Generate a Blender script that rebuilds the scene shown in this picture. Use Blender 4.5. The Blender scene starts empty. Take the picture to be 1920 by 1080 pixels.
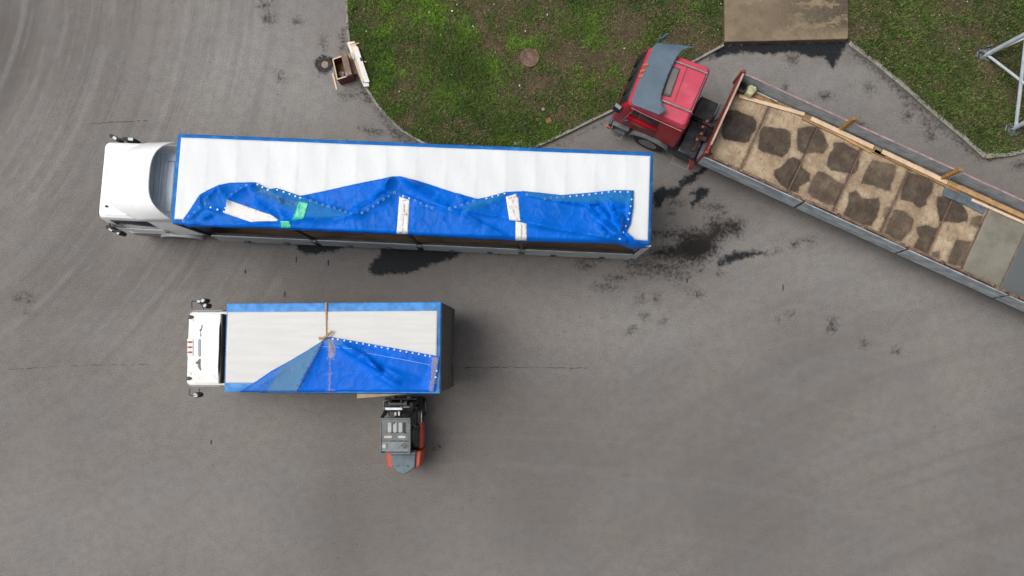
import bpy, math, random
import numpy as np
from mathutils import Vector
from mathutils.geometry import delaunay_2d_cdt

random.seed(7); rng = np.random.default_rng(7)
S = bpy.context.scene
COL = S.collection
R = math.radians

# ------------------------------------------------------------------ camera, sky, sun, exposure
H = 25.0; FPX = 1407.0; NX, NY = 985.0, 650.0        # height above ground, focal length and nadir in photo pixels
cd = bpy.data.cameras.new('camera'); cam = bpy.data.objects.new('camera', cd); COL.objects.link(cam)
cam.location = (0, 0, H); cam.rotation_euler = (0, 0, 0)
cd.sensor_width = 36; cd.lens = FPX/1920*36; cd.shift_x = -(NX-960)/1920; cd.shift_y = (NY-540)/1920
cd.clip_end = 2000
S.camera = cam
S.render.resolution_x = 1024; S.render.resolution_y = 576
w = bpy.data.worlds.new("World"); S.world = w; w.use_nodes = True
nt = w.node_tree; nt.nodes.clear()
SUN_EL, SUN_AZ = 62, 284
sky = nt.nodes.new('ShaderNodeTexSky'); sky.sky_type = 'NISHITA'; sky.sun_disc = False
sky.sun_elevation = R(SUN_EL); sky.sun_rotation = R(SUN_AZ); sky.dust_density = 6; sky.air_density = 1.0; sky.ozone_density = 1
hs = nt.nodes.new('ShaderNodeHueSaturation'); hs.inputs['Saturation'].default_value = .28
bg = nt.nodes.new('ShaderNodeBackground'); bg.inputs['Strength'].default_value = .125
wo = nt.nodes.new('ShaderNodeOutputWorld')
nt.links.new(sky.outputs[0], hs.inputs['Color']); nt.links.new(hs.outputs[0], bg.inputs[0]); nt.links.new(bg.outputs[0], wo.inputs[0])
sd = bpy.data.lights.new('sun', 'SUN'); sd.energy = 1.5; sd.angle = R(34); sd.color = (1, .97, .93)
so = bpy.data.objects.new('sun', sd); COL.objects.link(so)
az, el = R(SUN_AZ), R(SUN_EL)
dv = Vector((math.sin(az)*math.cos(el), math.cos(az)*math.cos(el), math.sin(el)))
so.rotation_euler = dv.to_track_quat('Z', 'Y').to_euler(); so.location = (0, 0, 30)
S.view_settings.view_transform = 'Standard'; S.view_settings.look = 'None'
S.view_settings.exposure = 0.0; S.view_settings.gamma = 1
S.view_settings.use_curve_mapping = False

# ------------------------------------------------------------------ geometry helpers
def P(px, py, z=0.0):
    k = (H-z)/FPX
    return ((px-NX)*k, (NY-py)*k, z)
def Pz(z): return lambda px, py, zz=z: P(px, py, zz)
def ZP(o, s, pts):                       # zoomed-crop coordinates back to photo pixels
    return [(o[0]+a/s, o[1]+b/s) for a, b in pts]

def vnoise(x, y, seed=0):
    g = np.random.default_rng(seed).random((257, 257))
    xi = np.floor(x).astype(int); yi = np.floor(y).astype(int)
    fx = x-xi; fy = y-yi; fx = fx*fx*(3-2*fx); fy = fy*fy*(3-2*fy)
    xi %= 256; yi %= 256; xj = (xi+1) % 256; yj = (yi+1) % 256
    return (g[xi, yi]*(1-fx)+g[xj, yi]*fx)*(1-fy)+(g[xi, yj]*(1-fx)+g[xj, yj]*fx)*fy
def fbm(x, y, sc, oct=4, seed=0):
    t = 0; a = 1; n = 0
    for o in range(oct):
        t = t+a*vnoise(x*sc*2**o+17.3*o, y*sc*2**o+5.1*o, seed+o); n += a; a *= .5
    return t/n
def sdf(X, Y, poly):                     # signed distance, positive inside
    poly = np.asarray(poly, float); n = len(poly)
    d = np.full(X.shape, 1e9); ins = np.zeros(X.shape, bool)
    for i in range(n):
        a = poly[i]; b = poly[(i+1) % n]; e = b-a; L = (e**2).sum()+1e-12
        t = np.clip(((X-a[0])*e[0]+(Y-a[1])*e[1])/L, 0, 1)
        d = np.minimum(d, (X-a[0]-t*e[0])**2+(Y-a[1]-t*e[1])**2)
        c = ((a[1] > Y) != (b[1] > Y))
        xx = (b[0]-a[0])*(Y-a[1])/((b[1]-a[1]) if abs(b[1]-a[1]) > 1e-12 else 1e-12)+a[0]
        ins ^= c & (X < xx)
    return np.sqrt(d)*np.where(ins, 1, -1)
def segd(X, Y, a, b):                    # distance and side to a segment
    e = (b[0]-a[0], b[1]-a[1]); L = e[0]**2+e[1]**2+1e-12
    t = np.clip(((X-a[0])*e[0]+(Y-a[1])*e[1])/L, 0, 1)
    dx = X-a[0]-t*e[0]; dy = Y-a[1]-t*e[1]
    return np.sqrt(dx*dx+dy*dy), np.sign(e[0]*(Y-a[1])-e[1]*(X-a[0])), t

WL = {}                                  # world location of every object
class MB:
    def __init__(s): s.v = []; s.f = []; s.m = []; s.cur = 0
    def add(s, vs, fs):
        o = len(s.v); s.v += [tuple(v) for v in vs]
        for f in fs: s.f.append([o+i for i in f]); s.m.append(s.cur)
        return s
    def box(s, T, a0, a1, b0, b1, z0, z1):
        c = [T(a, b, z) for z in (z0, z1) for a, b in ((a0, b0), (a1, b0), (a1, b1), (a0, b1))]
        return s.add(c, [(3, 2, 1, 0), (4, 5, 6, 7), (0, 1, 5, 4), (1, 2, 6, 5), (2, 3, 7, 6), (3, 0, 4, 7)])
    def loft(s, rings, cap=True):
        n = len(rings[0]); vs = [p for r in rings for p in r]; fs = []
        for k in range(len(rings)-1):
            for i in range(n):
                j = (i+1) % n; fs.append((k*n+i, k*n+j, (k+1)*n+j, (k+1)*n+i))
        if cap: fs += [tuple(reversed(range(n))), tuple(range((len(rings)-1)*n, len(rings)*n))]
        return s.add(vs, fs)
    def prism(s, pts, z0, z1):           # pts world xy
        return s.loft([[(x, y, z0) for x, y in pts], [(x, y, z1) for x, y in pts]])
    def pprism(s, px, z0, z1):           # photo pixels taken at height z1
        q = [P(a, b, z1)[:2] for a, b in px]
        ar = sum(q[i][0]*q[(i+1) % len(q)][1]-q[(i+1) % len(q)][0]*q[i][1] for i in range(len(q)))
        return s.prism(q if ar > 0 else q[::-1], z0, z1)
    def bar(s, p, q, wd, ht, up=(0, 0, 1)):
        p = Vector(p); q = Vector(q); d = (q-p).normalized(); u = Vector(up)
        if abs(d.dot(u)) > .98: u = Vector((0, 1, 0))
        x = d.cross(u).normalized()*wd/2; y = x.cross(d).normalized()*ht/2
        c = [p-x-y, p+x-y, p+x+y, p-x+y, q-x-y, q+x-y, q+x+y, q-x+y]
        return s.add(c, [(3, 2, 1, 0), (4, 5, 6, 7), (0, 1, 5, 4), (1, 2, 6, 5), (2, 3, 7, 6), (3, 0, 4, 7)])
    def tube(s, pts, r, n=8):
        pts = [Vector(p) for p in pts]; rings = []
        for i, p in enumerate(pts):
            d = ((pts[min(i+1, len(pts)-1)]-p)+(p-pts[max(i-1, 0)])).normalized()
            u = Vector((0, 0, 1)) if abs(d.z) < .9 else Vector((0, 1, 0))
            x = d.cross(u).normalized(); y = x.cross(d)
            rr = r[i] if isinstance(r, (list, tuple)) else r
            rings.append([p+(x*math.cos(2*math.pi*k/n)+y*math.sin(2*math.pi*k/n))*rr for k in range(n)])
        return s.loft(rings)
    def lathe(s, c, axis, prof, n=24):   # prof: (offset along axis, radius)
        a = Vector(axis).normalized(); u = Vector((0, 0, 1)) if abs(a.z) < .9 else Vector((1, 0, 0))
        x = a.cross(u).normalized(); y = x.cross(a); c = Vector(c)
        return s.loft([[c+a*o+(x*math.cos(2*math.pi*k/n)+y*math.sin(2*math.pi*k/n))*r for k in range(n)] for o, r in prof])
    def disc(s, c, r, h, n=20, ry=None):
        q = [(c[0]+r*math.cos(2*math.pi*k/n), c[1]+(ry or r)*math.sin(2*math.pi*k/n)) for k in range(n)]
        return s.prism(q, c[2], c[2]+h)
    def grid(s, fn, na, nb):
        vs = [fn(i/na, j/nb) for i in range(na+1) for j in range(nb+1)]
        return s.add(vs, [(i*(nb+1)+j, (i+1)*(nb+1)+j, (i+1)*(nb+1)+j+1, i*(nb+1)+j+1) for i in range(na) for j in range(nb)])
    def build(s, name, mat, parent=None, bevel=0, solid=0, angle=35, origin=None, seg=2, attrs=None):
        v = np.array(s.v, float)
        c = np.array(origin if origin else [(v[:, 0].min()+v[:, 0].max())/2, (v[:, 1].min()+v[:, 1].max())/2, v[:, 2].min()])
        me = bpy.data.meshes.new(name); me.from_pydata((v-c).tolist(), [], s.f); me.update()
        mats = mat if isinstance(mat, (list, tuple)) else [mat]
        for m_ in mats: me.materials.append(m_)
        if len(mats) > 1: me.polygons.foreach_set('material_index', s.m)
        me.polygons.foreach_set('use_smooth', [True]*len(me.polygons))
        me.set_sharp_from_angle(angle=R(angle))
        if attrs:
            for k, a in attrs.items():
                at = me.attributes.new(k, 'FLOAT', 'POINT'); at.data.foreach_set('value', np.asarray(a, np.float32))
        o = bpy.data.objects.new(name, me); COL.objects.link(o); place(o, c, parent)
        if solid:
            md = o.modifiers.new('solid', 'SOLIDIFY'); md.thickness = solid; md.offset = -1
        if bevel:
            md = o.modifiers.new('bevel', 'BEVEL'); md.width = bevel; md.segments = seg; md.limit_method = 'ANGLE'; md.angle_limit = R(40)
            md.harden_normals = False
        return o
def place(o, c, parent=None):
    c = Vector(c); WL[o.name] = c
    if parent: o.parent = parent; o.location = c-WL[parent.name]
    else: o.location = c
def tag(o, label=None, cat=None, group=None, kind=None):
    if label: o['label'] = label
    if cat: o['category'] = cat
    if group: o['group'] = group
    if kind: o['kind'] = kind
    return o
def thing(name, loc, label, cat, group=None):
    o = bpy.data.objects.new(name, None); COL.objects.link(o); o.empty_display_size = .3; place(o, loc)
    return tag(o, label, cat, group)
def dup(o, c, parent=None, rz=0):
    d = o.copy(); COL.objects.link(d); place(d, c, parent)
    if rz: d.rotation_euler = (0, 0, rz)
    return d

# ------------------------------------------------------------------ materials
def nn(t, ty, **kw):
    n = t.nodes.new(ty)
    for k, v in kw.items(): setattr(n, k, v)
    return n
def mix(t, f, a, b, mode='MIX'):
    n = nn(t, 'ShaderNodeMix', data_type='RGBA', blend_type=mode)
    for s_, v in ((n.inputs[0], f), (n.inputs[6], a), (n.inputs[7], b)):
        if hasattr(v, 'links'): t.links.new(v, s_)
        elif isinstance(v, (int, float)): s_.default_value = v
        else: s_.default_value = (*v[:3], 1)
    return n.outputs[2]
def ramp(t, v, lo, hi, a=0.0, b=1.0):
    n = nn(t, 'ShaderNodeMapRange', interpolation_type='SMOOTHSTEP'); t.links.new(v, n.inputs[0])
    for i, x in zip((1, 2, 3, 4), (lo, hi, a, b)): n.inputs[i].default_value = x
    return n.outputs[0]
def math_(t, op, a, b=None):
    n = nn(t, 'ShaderNodeMath', operation=op)
    for i, v in enumerate((a, b)):
        if v is None: continue
        if hasattr(v, 'links'): t.links.new(v, n.inputs[i])
        else: n.inputs[i].default_value = v
    return n.outputs[0]
def noise(t, vec, sc, det=4, rough=.55, dist=0):
    n = nn(t, 'ShaderNodeTexNoise'); n.inputs['Scale'].default_value = sc; n.inputs['Detail'].default_value = det
    n.inputs['Roughness'].default_value = rough; n.inputs['Distortion'].default_value = dist
    if vec is not None: t.links.new(vec, n.inputs['Vector'])
    return n.outputs[0]
def scaled(t, vec, s_):
    n = nn(t, 'ShaderNodeVectorMath', operation='MULTIPLY'); t.links.new(vec, n.inputs[0]); n.inputs[1].default_value = s_
    return n.outputs[0]
def attr(t, name):
    n = nn(t, 'ShaderNodeAttribute', attribute_name=name); return n.outputs['Fac']
def newmat(name, rough=.6, metal=0, spec=.5):
    m = bpy.data.materials.new(name); m.use_nodes = True; t = m.node_tree
    b = t.nodes['Principled BSDF']; b.inputs['Roughness'].default_value = rough; b.inputs['Metallic'].default_value = metal
    b.inputs['Specular IOR Level'].default_value = spec
    g = nn(t, 'ShaderNodeNewGeometry')
    return m, t, b, g.outputs['Position']
def bump(t, b, h, st, dist=.02):
    n = nn(t, 'ShaderNodeBump'); n.inputs['Strength'].default_value = st; n.inputs['Distance'].default_value = dist
    t.links.new(h, n.inputs['Height']); t.links.new(n.outputs[0], b.inputs['Normal'])
def M(name, c, rough=.6, metal=0, var=.12, sc=3, dirt=None, dirt_amt=.5, dsc=1.5, bmp=.1, stretch=(1, 1, 1), spec=.5, fine=0):
    m, t, b, pos = newmat(name, rough, metal, spec)
    v = scaled(t, pos, stretch)
    n1 = ramp(t, noise(t, v, sc, 5), .3, .7)
    lo = tuple(x*(1-var) for x in c); hi = tuple(min(1, x*(1+var)) for x in c)
    col = mix(t, n1, lo, hi)
    if fine:
        n3 = ramp(t, noise(t, v, 60, 2), .3, .7)
        col = mix(t, n3, col, mix(t, 1.0, col, (1-fine,)*3, 'MULTIPLY'))
    if dirt:
        n2 = ramp(t, noise(t, v, dsc, 6, .65), .52, .72)
        col = mix(t, math_(t, 'MULTIPLY', n2, dirt_amt), col, dirt)
    t.links.new(col, b.inputs['Base Color'])
    if bmp: bump(t, b, noise(t, v, sc*6, 3), bmp, .01)
    return m

WHITE = M('white_paint', (.82, .83, .83), .35, var=.02, dirt=(.6, .58, .54), dirt_amt=.25, dsc=2, bmp=.02)
WHITEB = M('aged_white_paint', (.80, .79, .75), .45, var=.04, dirt=(.5, .47, .4), dirt_amt=.45, dsc=3, bmp=.03)
SHADEW = M('shade_tinted_white', (.52, .60, .68), .45, var=.08, dirt=(.3, .31, .32), dirt_amt=.5)  # blue-grey shade painted into the white steps behind the deflector
BLACK = M('black_rubber', (.018, .018, .02), .7, var=.3, dirt=(.08, .075, .07), dirt_amt=.4)
DARK = M('dark_steel', (.03, .033, .037), .5, metal=.2, var=.3, dirt=(.09, .08, .07), dirt_amt=.6, dsc=3)
GLASS = M('dark_glass', (.02, .028, .03), .08, var=.1, bmp=0)
MIRR = M('mirror_glass', (.30, .37, .40), .25, metal=0, var=.05, bmp=0)
ALU = M('weathered_aluminium', (.36, .39, .39), .5, metal=.3, var=.2, sc=5, dirt=(.17, .17, .16), dirt_amt=.7, stretch=(.5, 3, 3))
STEEL = M('galvanised_steel', (.5, .55, .58), .45, metal=.5, var=.12, dirt=(.3, .3, .3), dirt_amt=.4, dsc=4)
CHROME = M('dull_chrome', (.30, .28, .27), .5, metal=.3, var=.2)
RIM = M('wheel_rim', (.28, .27, .26), .6, metal=.4, var=.25, dirt=(.12, .1, .08), dirt_amt=.6)
BROWNF = M('brown_floor_boards', (.19, .115, .06), .7, var=.3, sc=5, dirt=(.1, .08, .06), dirt_amt=.5, stretch=(.3, 4, 1))
BLUERIM = M('blue_vinyl_edge', (.006, .13, .44), .5, spec=.25, var=.12, dirt=(.12, .28, .5), dirt_amt=.5, dsc=3)
BLUEFADE = M('faded_blue_vinyl', (.075, .26, .60), .5, spec=.25, var=.22, sc=4, dirt=(.03, .2, .6), dirt_amt=.7, dsc=2.5)
GREEN = M('green_tape', (.015, .5, .30), .35, var=.12, sc=8, dirt=(.35, .45, .4), dirt_amt=.5, dsc=9)
PATCH = M('white_patch', (.68, .67, .65), .5, var=.05, sc=6, dirt=(.5, .48, .42), dirt_amt=.25, dsc=7)
INK = M('faded_print', (.42, .40, .38), .6, var=.2, bmp=0)
GROMW = M('white_metal_eyelet', (.48, .55, .64), .35, var=.05, bmp=0)
GROMR = M('rusty_eyelet', (.62, .5, .42), .5, var=.2, bmp=0)
ORANGE = M('orange_lamp', (.55, .13, .04), .25, var=.15, bmp=0)
REDLAMP = M('red_lamp', (.5, .12, .09), .25, var=.15, bmp=0)
STRAP = M('tan_strap', (.42, .25, .12), .7, var=.2, sc=12)
REAR = M('grey_green_canvas', (.085, .083, .07), .7, var=.25, sc=2, dirt=(.15, .14, .115), dirt_amt=.5, stretch=(1, .6, 3))
REDROOF = M('pinkish_red_roof', (.50, .055, .095), .38, var=.1, sc=2, dirt=(.56, .12, .17), dirt_amt=.6, dsc=2.2, bmp=.03)  # lighter, pinker red than the cab sides
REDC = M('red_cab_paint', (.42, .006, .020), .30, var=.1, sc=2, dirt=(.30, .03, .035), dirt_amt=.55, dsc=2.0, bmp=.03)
REDRUST = M('rusty_red_paint', (.22, .04, .035), .6, var=.3, sc=5, dirt=(.2, .1, .06), dirt_amt=.8, dsc=5)
VISOR = M('blue_grey_sheet', (.075, .115, .155), .6, var=.1, sc=3, dirt=(.10, .145, .18), dirt_amt=.5, bmp=.05)
FENDER = M('grey_fender_plastic', (.12, .13, .14), .6, var=.3, sc=4, dirt=(.2, .18, .15), dirt_amt=.6, dsc=5)
TARB = M('blue_grey_board', (.31, .35, .375), .6, var=.25, sc=3, dirt=(.34, .36, .36), dirt_amt=.7, dsc=4, bmp=.1)
PINE = M('fresh_pine', (.66, .49, .33), .6, var=.1, sc=4, dirt=(.5, .33, .19), dirt_amt=.4, dsc=6)
OLDW = M('weathered_timber', (.30, .17, .07), .7, var=.3, sc=5, dirt=(.16, .1, .06), dirt_amt=.7, dsc=5)
RAILW = M('brown_side_rail', (.15, .095, .07), .7, var=.3, sc=5, dirt=(.34, .24, .15), dirt_amt=.7, dsc=5)
LIFTG = M('forklift_grey', (.115, .125, .125), .55, var=.15, sc=5, dirt=(.2, .19, .17), dirt_amt=.5, dsc=5)
LIFTH = M('forklift_slate_hood', (.09, .13, .15), .5, var=.15, sc=5, dirt=(.15, .17, .18), dirt_amt=.5, dsc=6)
LIFTO = M('forklift_orange', (.46, .055, .02), .4, var=.12, sc=4, dirt=(.4, .12, .07), dirt_amt=.4)
MAROON = M('maroon_vinyl', (.16, .02, .028), .5, var=.15, sc=5)
CONC = M('kerb_concrete', (.27, .255, .225), .85, var=.2, sc=4, dirt=(.2, .18, .14), dirt_amt=.7, dsc=2.5, bmp=.4, fine=.2)
BRICK = M('red_brick_scrap', (.3, .12, .07), .8)
PAPER = M('white_paper', (.8, .8, .78), .7, var=.05)
RUSTY = M('rusty_iron', (.17, .10, .07), .7, metal=.2, var=.3, sc=6, dirt=(.05, .045, .05), dirt_amt=.9, dsc=4)
CRACK = M('dark_crack_grit', (.05, .045, .042), .9, var=.3)  # plain dark colour of the crack ribbons

# asphalt -----------------------------------------------------------
def asphalt_material():
    m, t, b, pos = newmat('asphalt', .92, spec=.12)
    big = ramp(t, noise(t, pos, .16, 4, .5), .35, .65)
    col = mix(t, big, (.212, .194, .178), (.176, .158, .145))
    blu = ramp(t, noise(t, scaled(t, pos, (1, 1.6, 1)), .33, 3), .45, .7)
    col = mix(t, math_(t, 'MULTIPLY', blu, .55), col, (.178, .18, .180))
    tone = attr(t, 'tone')
    col = mix(t, tone, col, (.075, .070, .066))
    lt = attr(t, 'light')
    col = mix(t, lt, col, (.29, .285, .272))
    # tyre streaks: rings round far turning centres
    def rings(cx, cy, sc, lo, hi, dark, amt, mask):
        sub = nn(t, 'ShaderNodeVectorMath', operation='SUBTRACT'); t.links.new(pos, sub.inputs[0]); sub.inputs[1].default_value = (cx, cy, 0)
        ln = nn(t, 'ShaderNodeVectorMath', operation='LENGTH'); t.links.new(sub.outputs[0], ln.inputs[0])
        cb = nn(t, 'ShaderNodeCombineXYZ'); t.links.new(ln.outputs['Value'], cb.inputs[0])
        wob = noise(t, pos, .25, 3); t.links.new(wob, cb.inputs[1])
        n = ramp(t, noise(t, cb.outputs[0], sc, 4, .6), lo, hi)
        return math_(t, 'MULTIPLY', math_(t, 'MULTIPLY', n, amt), mask)
    la = attr(t, 'arcL'); ra = attr(t, 'arcR')
    col = mix(t, rings(-27, 13, 1.9, .42, .62, 0, .34, la), col, (.095, .09, .088))
    col = mix(t, rings(-27, 13, 3.4, .5, .66, 0, .30, la), col, (.28, .275, .27))
    col = mix(t, rings(23, -33, 1.7, .42, .66, 0, .22, ra), col, (.11, .10, .095))
    col = mix(t, rings(-2, -60, 2.4, .5, .7, 0, .12, 1.0), col, (.24, .23, .22))
    # mottling and stone grain
    mot = ramp(t, noise(t, pos, 3.2, 6, .7), .38, .66)
    col = mix(t, math_(t, 'MULTIPLY', mot, .26), col, (.11, .10, .092))
    g1 = noise(t, pos, 38, 3, .8); gr = ramp(t, g1, .34, .66, .58, 1.42)
    cg = nn(t, 'ShaderNodeCombineColor'); [t.links.new(gr, cg.inputs[i]) for i in range(3)]
    col = mix(t, 1.0, col, cg.outputs[0], 'MULTIPLY')
    sp = ramp(t, noise(t, pos, 19, 2, .5), .70, .76)
    col = mix(t, math_(t, 'MULTIPLY', sp, .35), col, (.42, .41, .39))
    dk = ramp(t, noise(t, pos, 6.5, 4, .7), .655, .70)
    col = mix(t, math_(t, 'MULTIPLY', dk, .6), col, (.05, .045, .04))
    # stains with ragged edges
    ns = noise(t, pos, 5.5, 6, .75); wet = attr(t, 'wet')
    f = math_(t, 'ADD', wet, math_(t, 'MULTIPLY', math_(t, 'SUBTRACT', ns, .5), .55))
    f = ramp(t, f, -.05, .09)
    wc = mix(t, ramp(t, noise(t, pos, 9, 5, .8), .3, .7), (.008, .011, .016), (.020, .021, .023))
    col = mix(t, math_(t, 'MULTIPLY', f, .985), col, wc)
    s2 = attr(t, 'soil'); f2 = math_(t, 'ADD', s2, math_(t, 'MULTIPLY', math_(t, 'SUBTRACT', noise(t, pos, 8, 6, .8), .5), 1.3))
    f2 = ramp(t, f2, -.12, .34)
    col = mix(t, math_(t, 'MULTIPLY', f2, .93), col, (.017, .015, .014))
    t.links.new(col, b.inputs['Base Color'])
    t.links.new(math_(t, 'SUBTRACT', .9, math_(t, 'MULTIPLY', f, .25)), b.inputs['Roughness'])
    bump(t, b, g1, .35, .01)
    return m
ASPH = asphalt_material()

def box_px(poly, z=0): return [P(a, b, z)[:2] for a, b in poly]
gx = np.concatenate([[-500, -200, -80, -40, -26, -20], np.arange(-17.8, 16.9, .07), [18, 22, 30, 50, 100, 250, 500]])
gy = np.concatenate([[-500, -200, -80, -30, -14, -10], np.arange(-7.9, 11.9, .07), [13, 16, 24, 50, 100, 250, 500]])
X, Y = np.meshgrid(gx, gy, indexing='ij')
wet = np.full(X.shape, -1.0); soil = np.full(X.shape, -1.0)
def stamp(A, poly, gain=1.0, off=0.0):
    q = np.array(box_px(poly)); lo = q.min(0)-1; hi = q.max(0)+1
    i0, i1 = np.searchsorted(gx, [lo[0], hi[0]]); j0, j1 = np.searchsorted(gy, [lo[1], hi[1]])
    if i1 <= i0 or j1 <= j0: return
    s_ = sdf(X[i0:i1, j0:j1], Y[i0:i1, j0:j1], q)
    A[i0:i1, j0:j1] = np.maximum(A[i0:i1, j0:j1], s_*gain+off)
def ell(cx, cy, rx, ry, a=0, n=12):
    a = R(a); return [(cx+rx*math.cos(k*2*math.pi/n)*math.cos(a)-ry*math.sin(k*2*math.pi/n)*math.sin(a),
                       cy+rx*math.cos(k*2*math.pi/n)*math.sin(a)+ry*math.sin(k*2*math.pi/n)*math.cos(a)) for k in range(n)]
Z6 = lambda pts: ZP((1060, 300), 3.0, pts)
stamp(wet, [(553, 440), (560, 466), (575, 474), (600, 473), (628, 470), (648, 458), (650, 440)], 1, .06)
stamp(wet, [(716, 450), (712, 475), (700, 488), (690, 502), (691, 515), (720, 517), (775, 512), (805, 498), (845, 488), (868, 474), (886, 455)])
stamp(wet, Z6([(540, 150), (558, 152), (562, 170), (640, 150), (650, 108), (700, 85), (760, 52), (805, 30), (805, 45), (765, 75), (705, 135), (660, 142), (640, 200), (605, 215), (562, 212), (540, 250), (518, 275), (490, 235), (497, 180)]), 1, .03)
stamp(wet, Z6([(735, 165), (770, 150), (802, 165), (802, 195), (780, 215), (755, 228), (755, 250), (735, 238), (715, 268), (712, 235), (740, 215), (730, 195), (700, 188)]), 1, .03)
stamp(wet, Z6([(455, 530), (470, 500), (540, 480), (640, 455), (700, 440), (780, 430), (830, 450), (840, 500), (800, 540), (745, 580), (690, 560), (650, 530), (560, 550), (480, 560)]), .7, -.09)
stamp(soil, Z6([(480, 412), (560, 392), (700, 382), (790, 372), (800, 322), (860, 312), (900, 345), (975, 352), (995, 400), (900, 450), (870, 480), (870, 530), (745, 600), (640, 590), (520, 570), (460, 550), (470, 500), (620, 460), (620, 445), (480, 440)]), .8, .04)
stamp(soil, Z6([(890, 350), (975, 355), (975, 410), (910, 400)]), 1, .2)
stamp(wet, Z6([(850, 585), (880, 545), (950, 512), (1060, 502), (1150, 510), (1130, 538), (1020, 553), (900, 600), (855, 608)]), .9, -.02)
stamp(soil, Z6([(345, 565), (450, 558), (560, 575), (700, 590), (690, 620), (600, 640), (690, 650), (640, 665), (560, 645), (490, 632), (350, 600)]), .6, .06)
for a in ((90, 555, 40, 10, 0), (170, 552, 60, 12, 0), (110, 595, 45, 14, 5), (285, 665, 65, 8, 0), (420, 640, 60, 9, 10), (230, 715, 65, 10, 0), (610, 240, 45, 12, 0),
          (840, 265, 60, 14, 10), (890, 290, 20, 8, 0), (600, 298, 14, 12, 0), (750, 752, 22, 14, 20), (755, 622, 18, 8, 0), (860, 640, 14, 8, 0), (1375, 455, 28, 14, 0),
          (1290, 478, 22, 14, -30), (1330, 462, 20, 3, -20), (425, 780, 18, 24, 20), (510, 778, 10, 22, 10), (445, 880, 16, 16, 0), (372, 955, 26, 14, -40), (1190, 515, 20, 4, 0),
          (690, 742, 6, 6, 0), (1200, 903, 5, 4, 0), (1270, 868, 20, 3, 0), (555, 910, 14, 4, -40)):
    stamp(soil, ZP((1060, 300), 3, ell(*a)), 1, .05)
for a in ((606, 80, 5, 15, 3), (497, 10, 14, 8, 0), (503, 35, 12, 10, 0), (557, 40, 8, 7, 0), (524, 143, 6, 9, 0), (697, 246, 22, 5, 10), (655, 178, 20, 6, 0), (684, 176, 8, 22, -28),
          (642, 78, 5, 22, 0), (1630, 165, 10, 7, 20), (1745, 255, 11, 9, 50), (1702, 216, 8, 11, 30), (1612, 236, 13, 8, 35), (1700, 190, 14, 4, 35), (1548, 180, 12, 8, 0), (1470, 175, 8, 16, 10),
          (1430, 300, 8, 4, 0), (1740, 235, 22, 5, 45), (1912, 310, 14, 8, 0), (35, 558, 8, 5, 0), (50, 553, 7, 4, 0), (56, 565, 7, 5, 0), (51, 585, 5, 3, 0), (1700, 200, 4, 3, 0),
          (1560, 610, 9, 14, 10), (1620, 645, 6, 6, 0), (1680, 658, 6, 6, 0), (375, 402, 3, 3, 0), (1540, 22, 5, 5, 0), (820, 838, 8, 4, 0), (783, 815, 4, 3, 0)):
    stamp(soil, ell(*a), 1, .03)
stamp(wet, ell(608, 121, 17, 17, 0), 1, .03)
stamp(wet, [(1330, 112), (1340, 92), (1360, 84), (1400, 80), (1592, 76), (1588, 85), (1577, 100), (1566, 120), (1560, 128), (1545, 106), (1520, 108), (1500, 100), (1480, 97), (1440, 103), (1400, 98), (1360, 103)], 1, .02)
stamp(soil, ZP((1320, 0), 6, ell(990, 660, 60, 45)), 1, .08)
for a in ((480, 1475, 95),):
    pass
kerbdirt = [(1600, 88), (1660, 132), (1710, 182), (1770, 232), (1820, 275), (1850, 302), (1840, 306), (1790, 268), (1740, 228), (1690, 186), (1640, 138), (1592, 100)]
stamp(soil, kerbdirt, 1, -.02)
stamp(soil, [(690, 165), (700, 190), (740, 235), (790, 268), (770, 275), (735, 262), (715, 225), (685, 185)], 1, -.03)
stamp(soil, [(1005, 285), (1060, 262), (1155, 212), (1160, 225), (1090, 255), (1040, 280)], 1, -.08)
tone = np.zeros(X.shape); light = np.zeros(X.shape)
def blob(A, cx, cy, rx, ry, amt, a=0):
    x, y, _ = P(cx, cy); k = H/FPX; a = R(-a)
    u = ((X-x)*math.cos(a)+(Y-y)*math.sin(a))/(rx*k); v = (-(X-x)*math.sin(a)+(Y-y)*math.cos(a))/(ry*k)
    A += amt*np.exp(-(u*u+v*v))
for a in ((0, 60, 60, 160, .42), (110, 140, 110, 170, .22), (900, 640, 330, 110, .06), (640, 970, 70, 200, .22), (1350, 980, 140, 150, .22), (1750, 950, 330, 210, .10), (880, 940, 380, 190, .24),
          (700, 560, 260, 60, .16), (150, 400, 90, 260, .12, 25), (900, 820, 150, 90, .12), (1350, 240, 60, 60, .1), (640, 500, 300, 60, .12)):
    blob(tone, *a)
for a in ((250, 960, 300, 140, .20), (440, 120, 180, 170, .62), (1600, 520, 260, 90, .30, 20), (1150, 600, 200, 70, .12), (60, 250, 40, 220, .2, 15), (250, 430, 60, 60, .2), (1250, 230, 110, 50, .45), (1500, 140, 200, 60, .35), (1680, 230, 90, 60, .2), (1250, 620, 200, 60, .2),
          (1500, 480, 260, 60, .12, 10), (600, 190, 60, 60, .25), (180, 620, 180, 60, .15)):
    blob(light, *a)
tone += .10*(fbm(X, Y, .3, 4, 91)-.5)*2; tone = np.clip(tone, 0, .7); light = np.clip(light, 0, .8)
arcL = 1/(1+np.exp((X+7.5)/1.5))*(.12+.88/(1+np.exp(-(Y-.5)/1.6))); arcR = 1/(1+np.exp(-(X-3)/2.0))
m = MB(); na, nb = len(gx), len(gy)
me = bpy.data.meshes.new('asphalt_yard')
V = np.stack([X, Y, np.zeros_like(X)], -1).reshape(-1, 3)
I = np.arange(na*nb).reshape(na, nb); F = np.stack([I[:-1, :-1], I[1:, :-1], I[1:, 1:], I[:-1, 1:]], -1).reshape(-1, 4)
me.vertices.add(len(V)); me.vertices.foreach_set('co', V.astype(np.float32).ravel())
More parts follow.
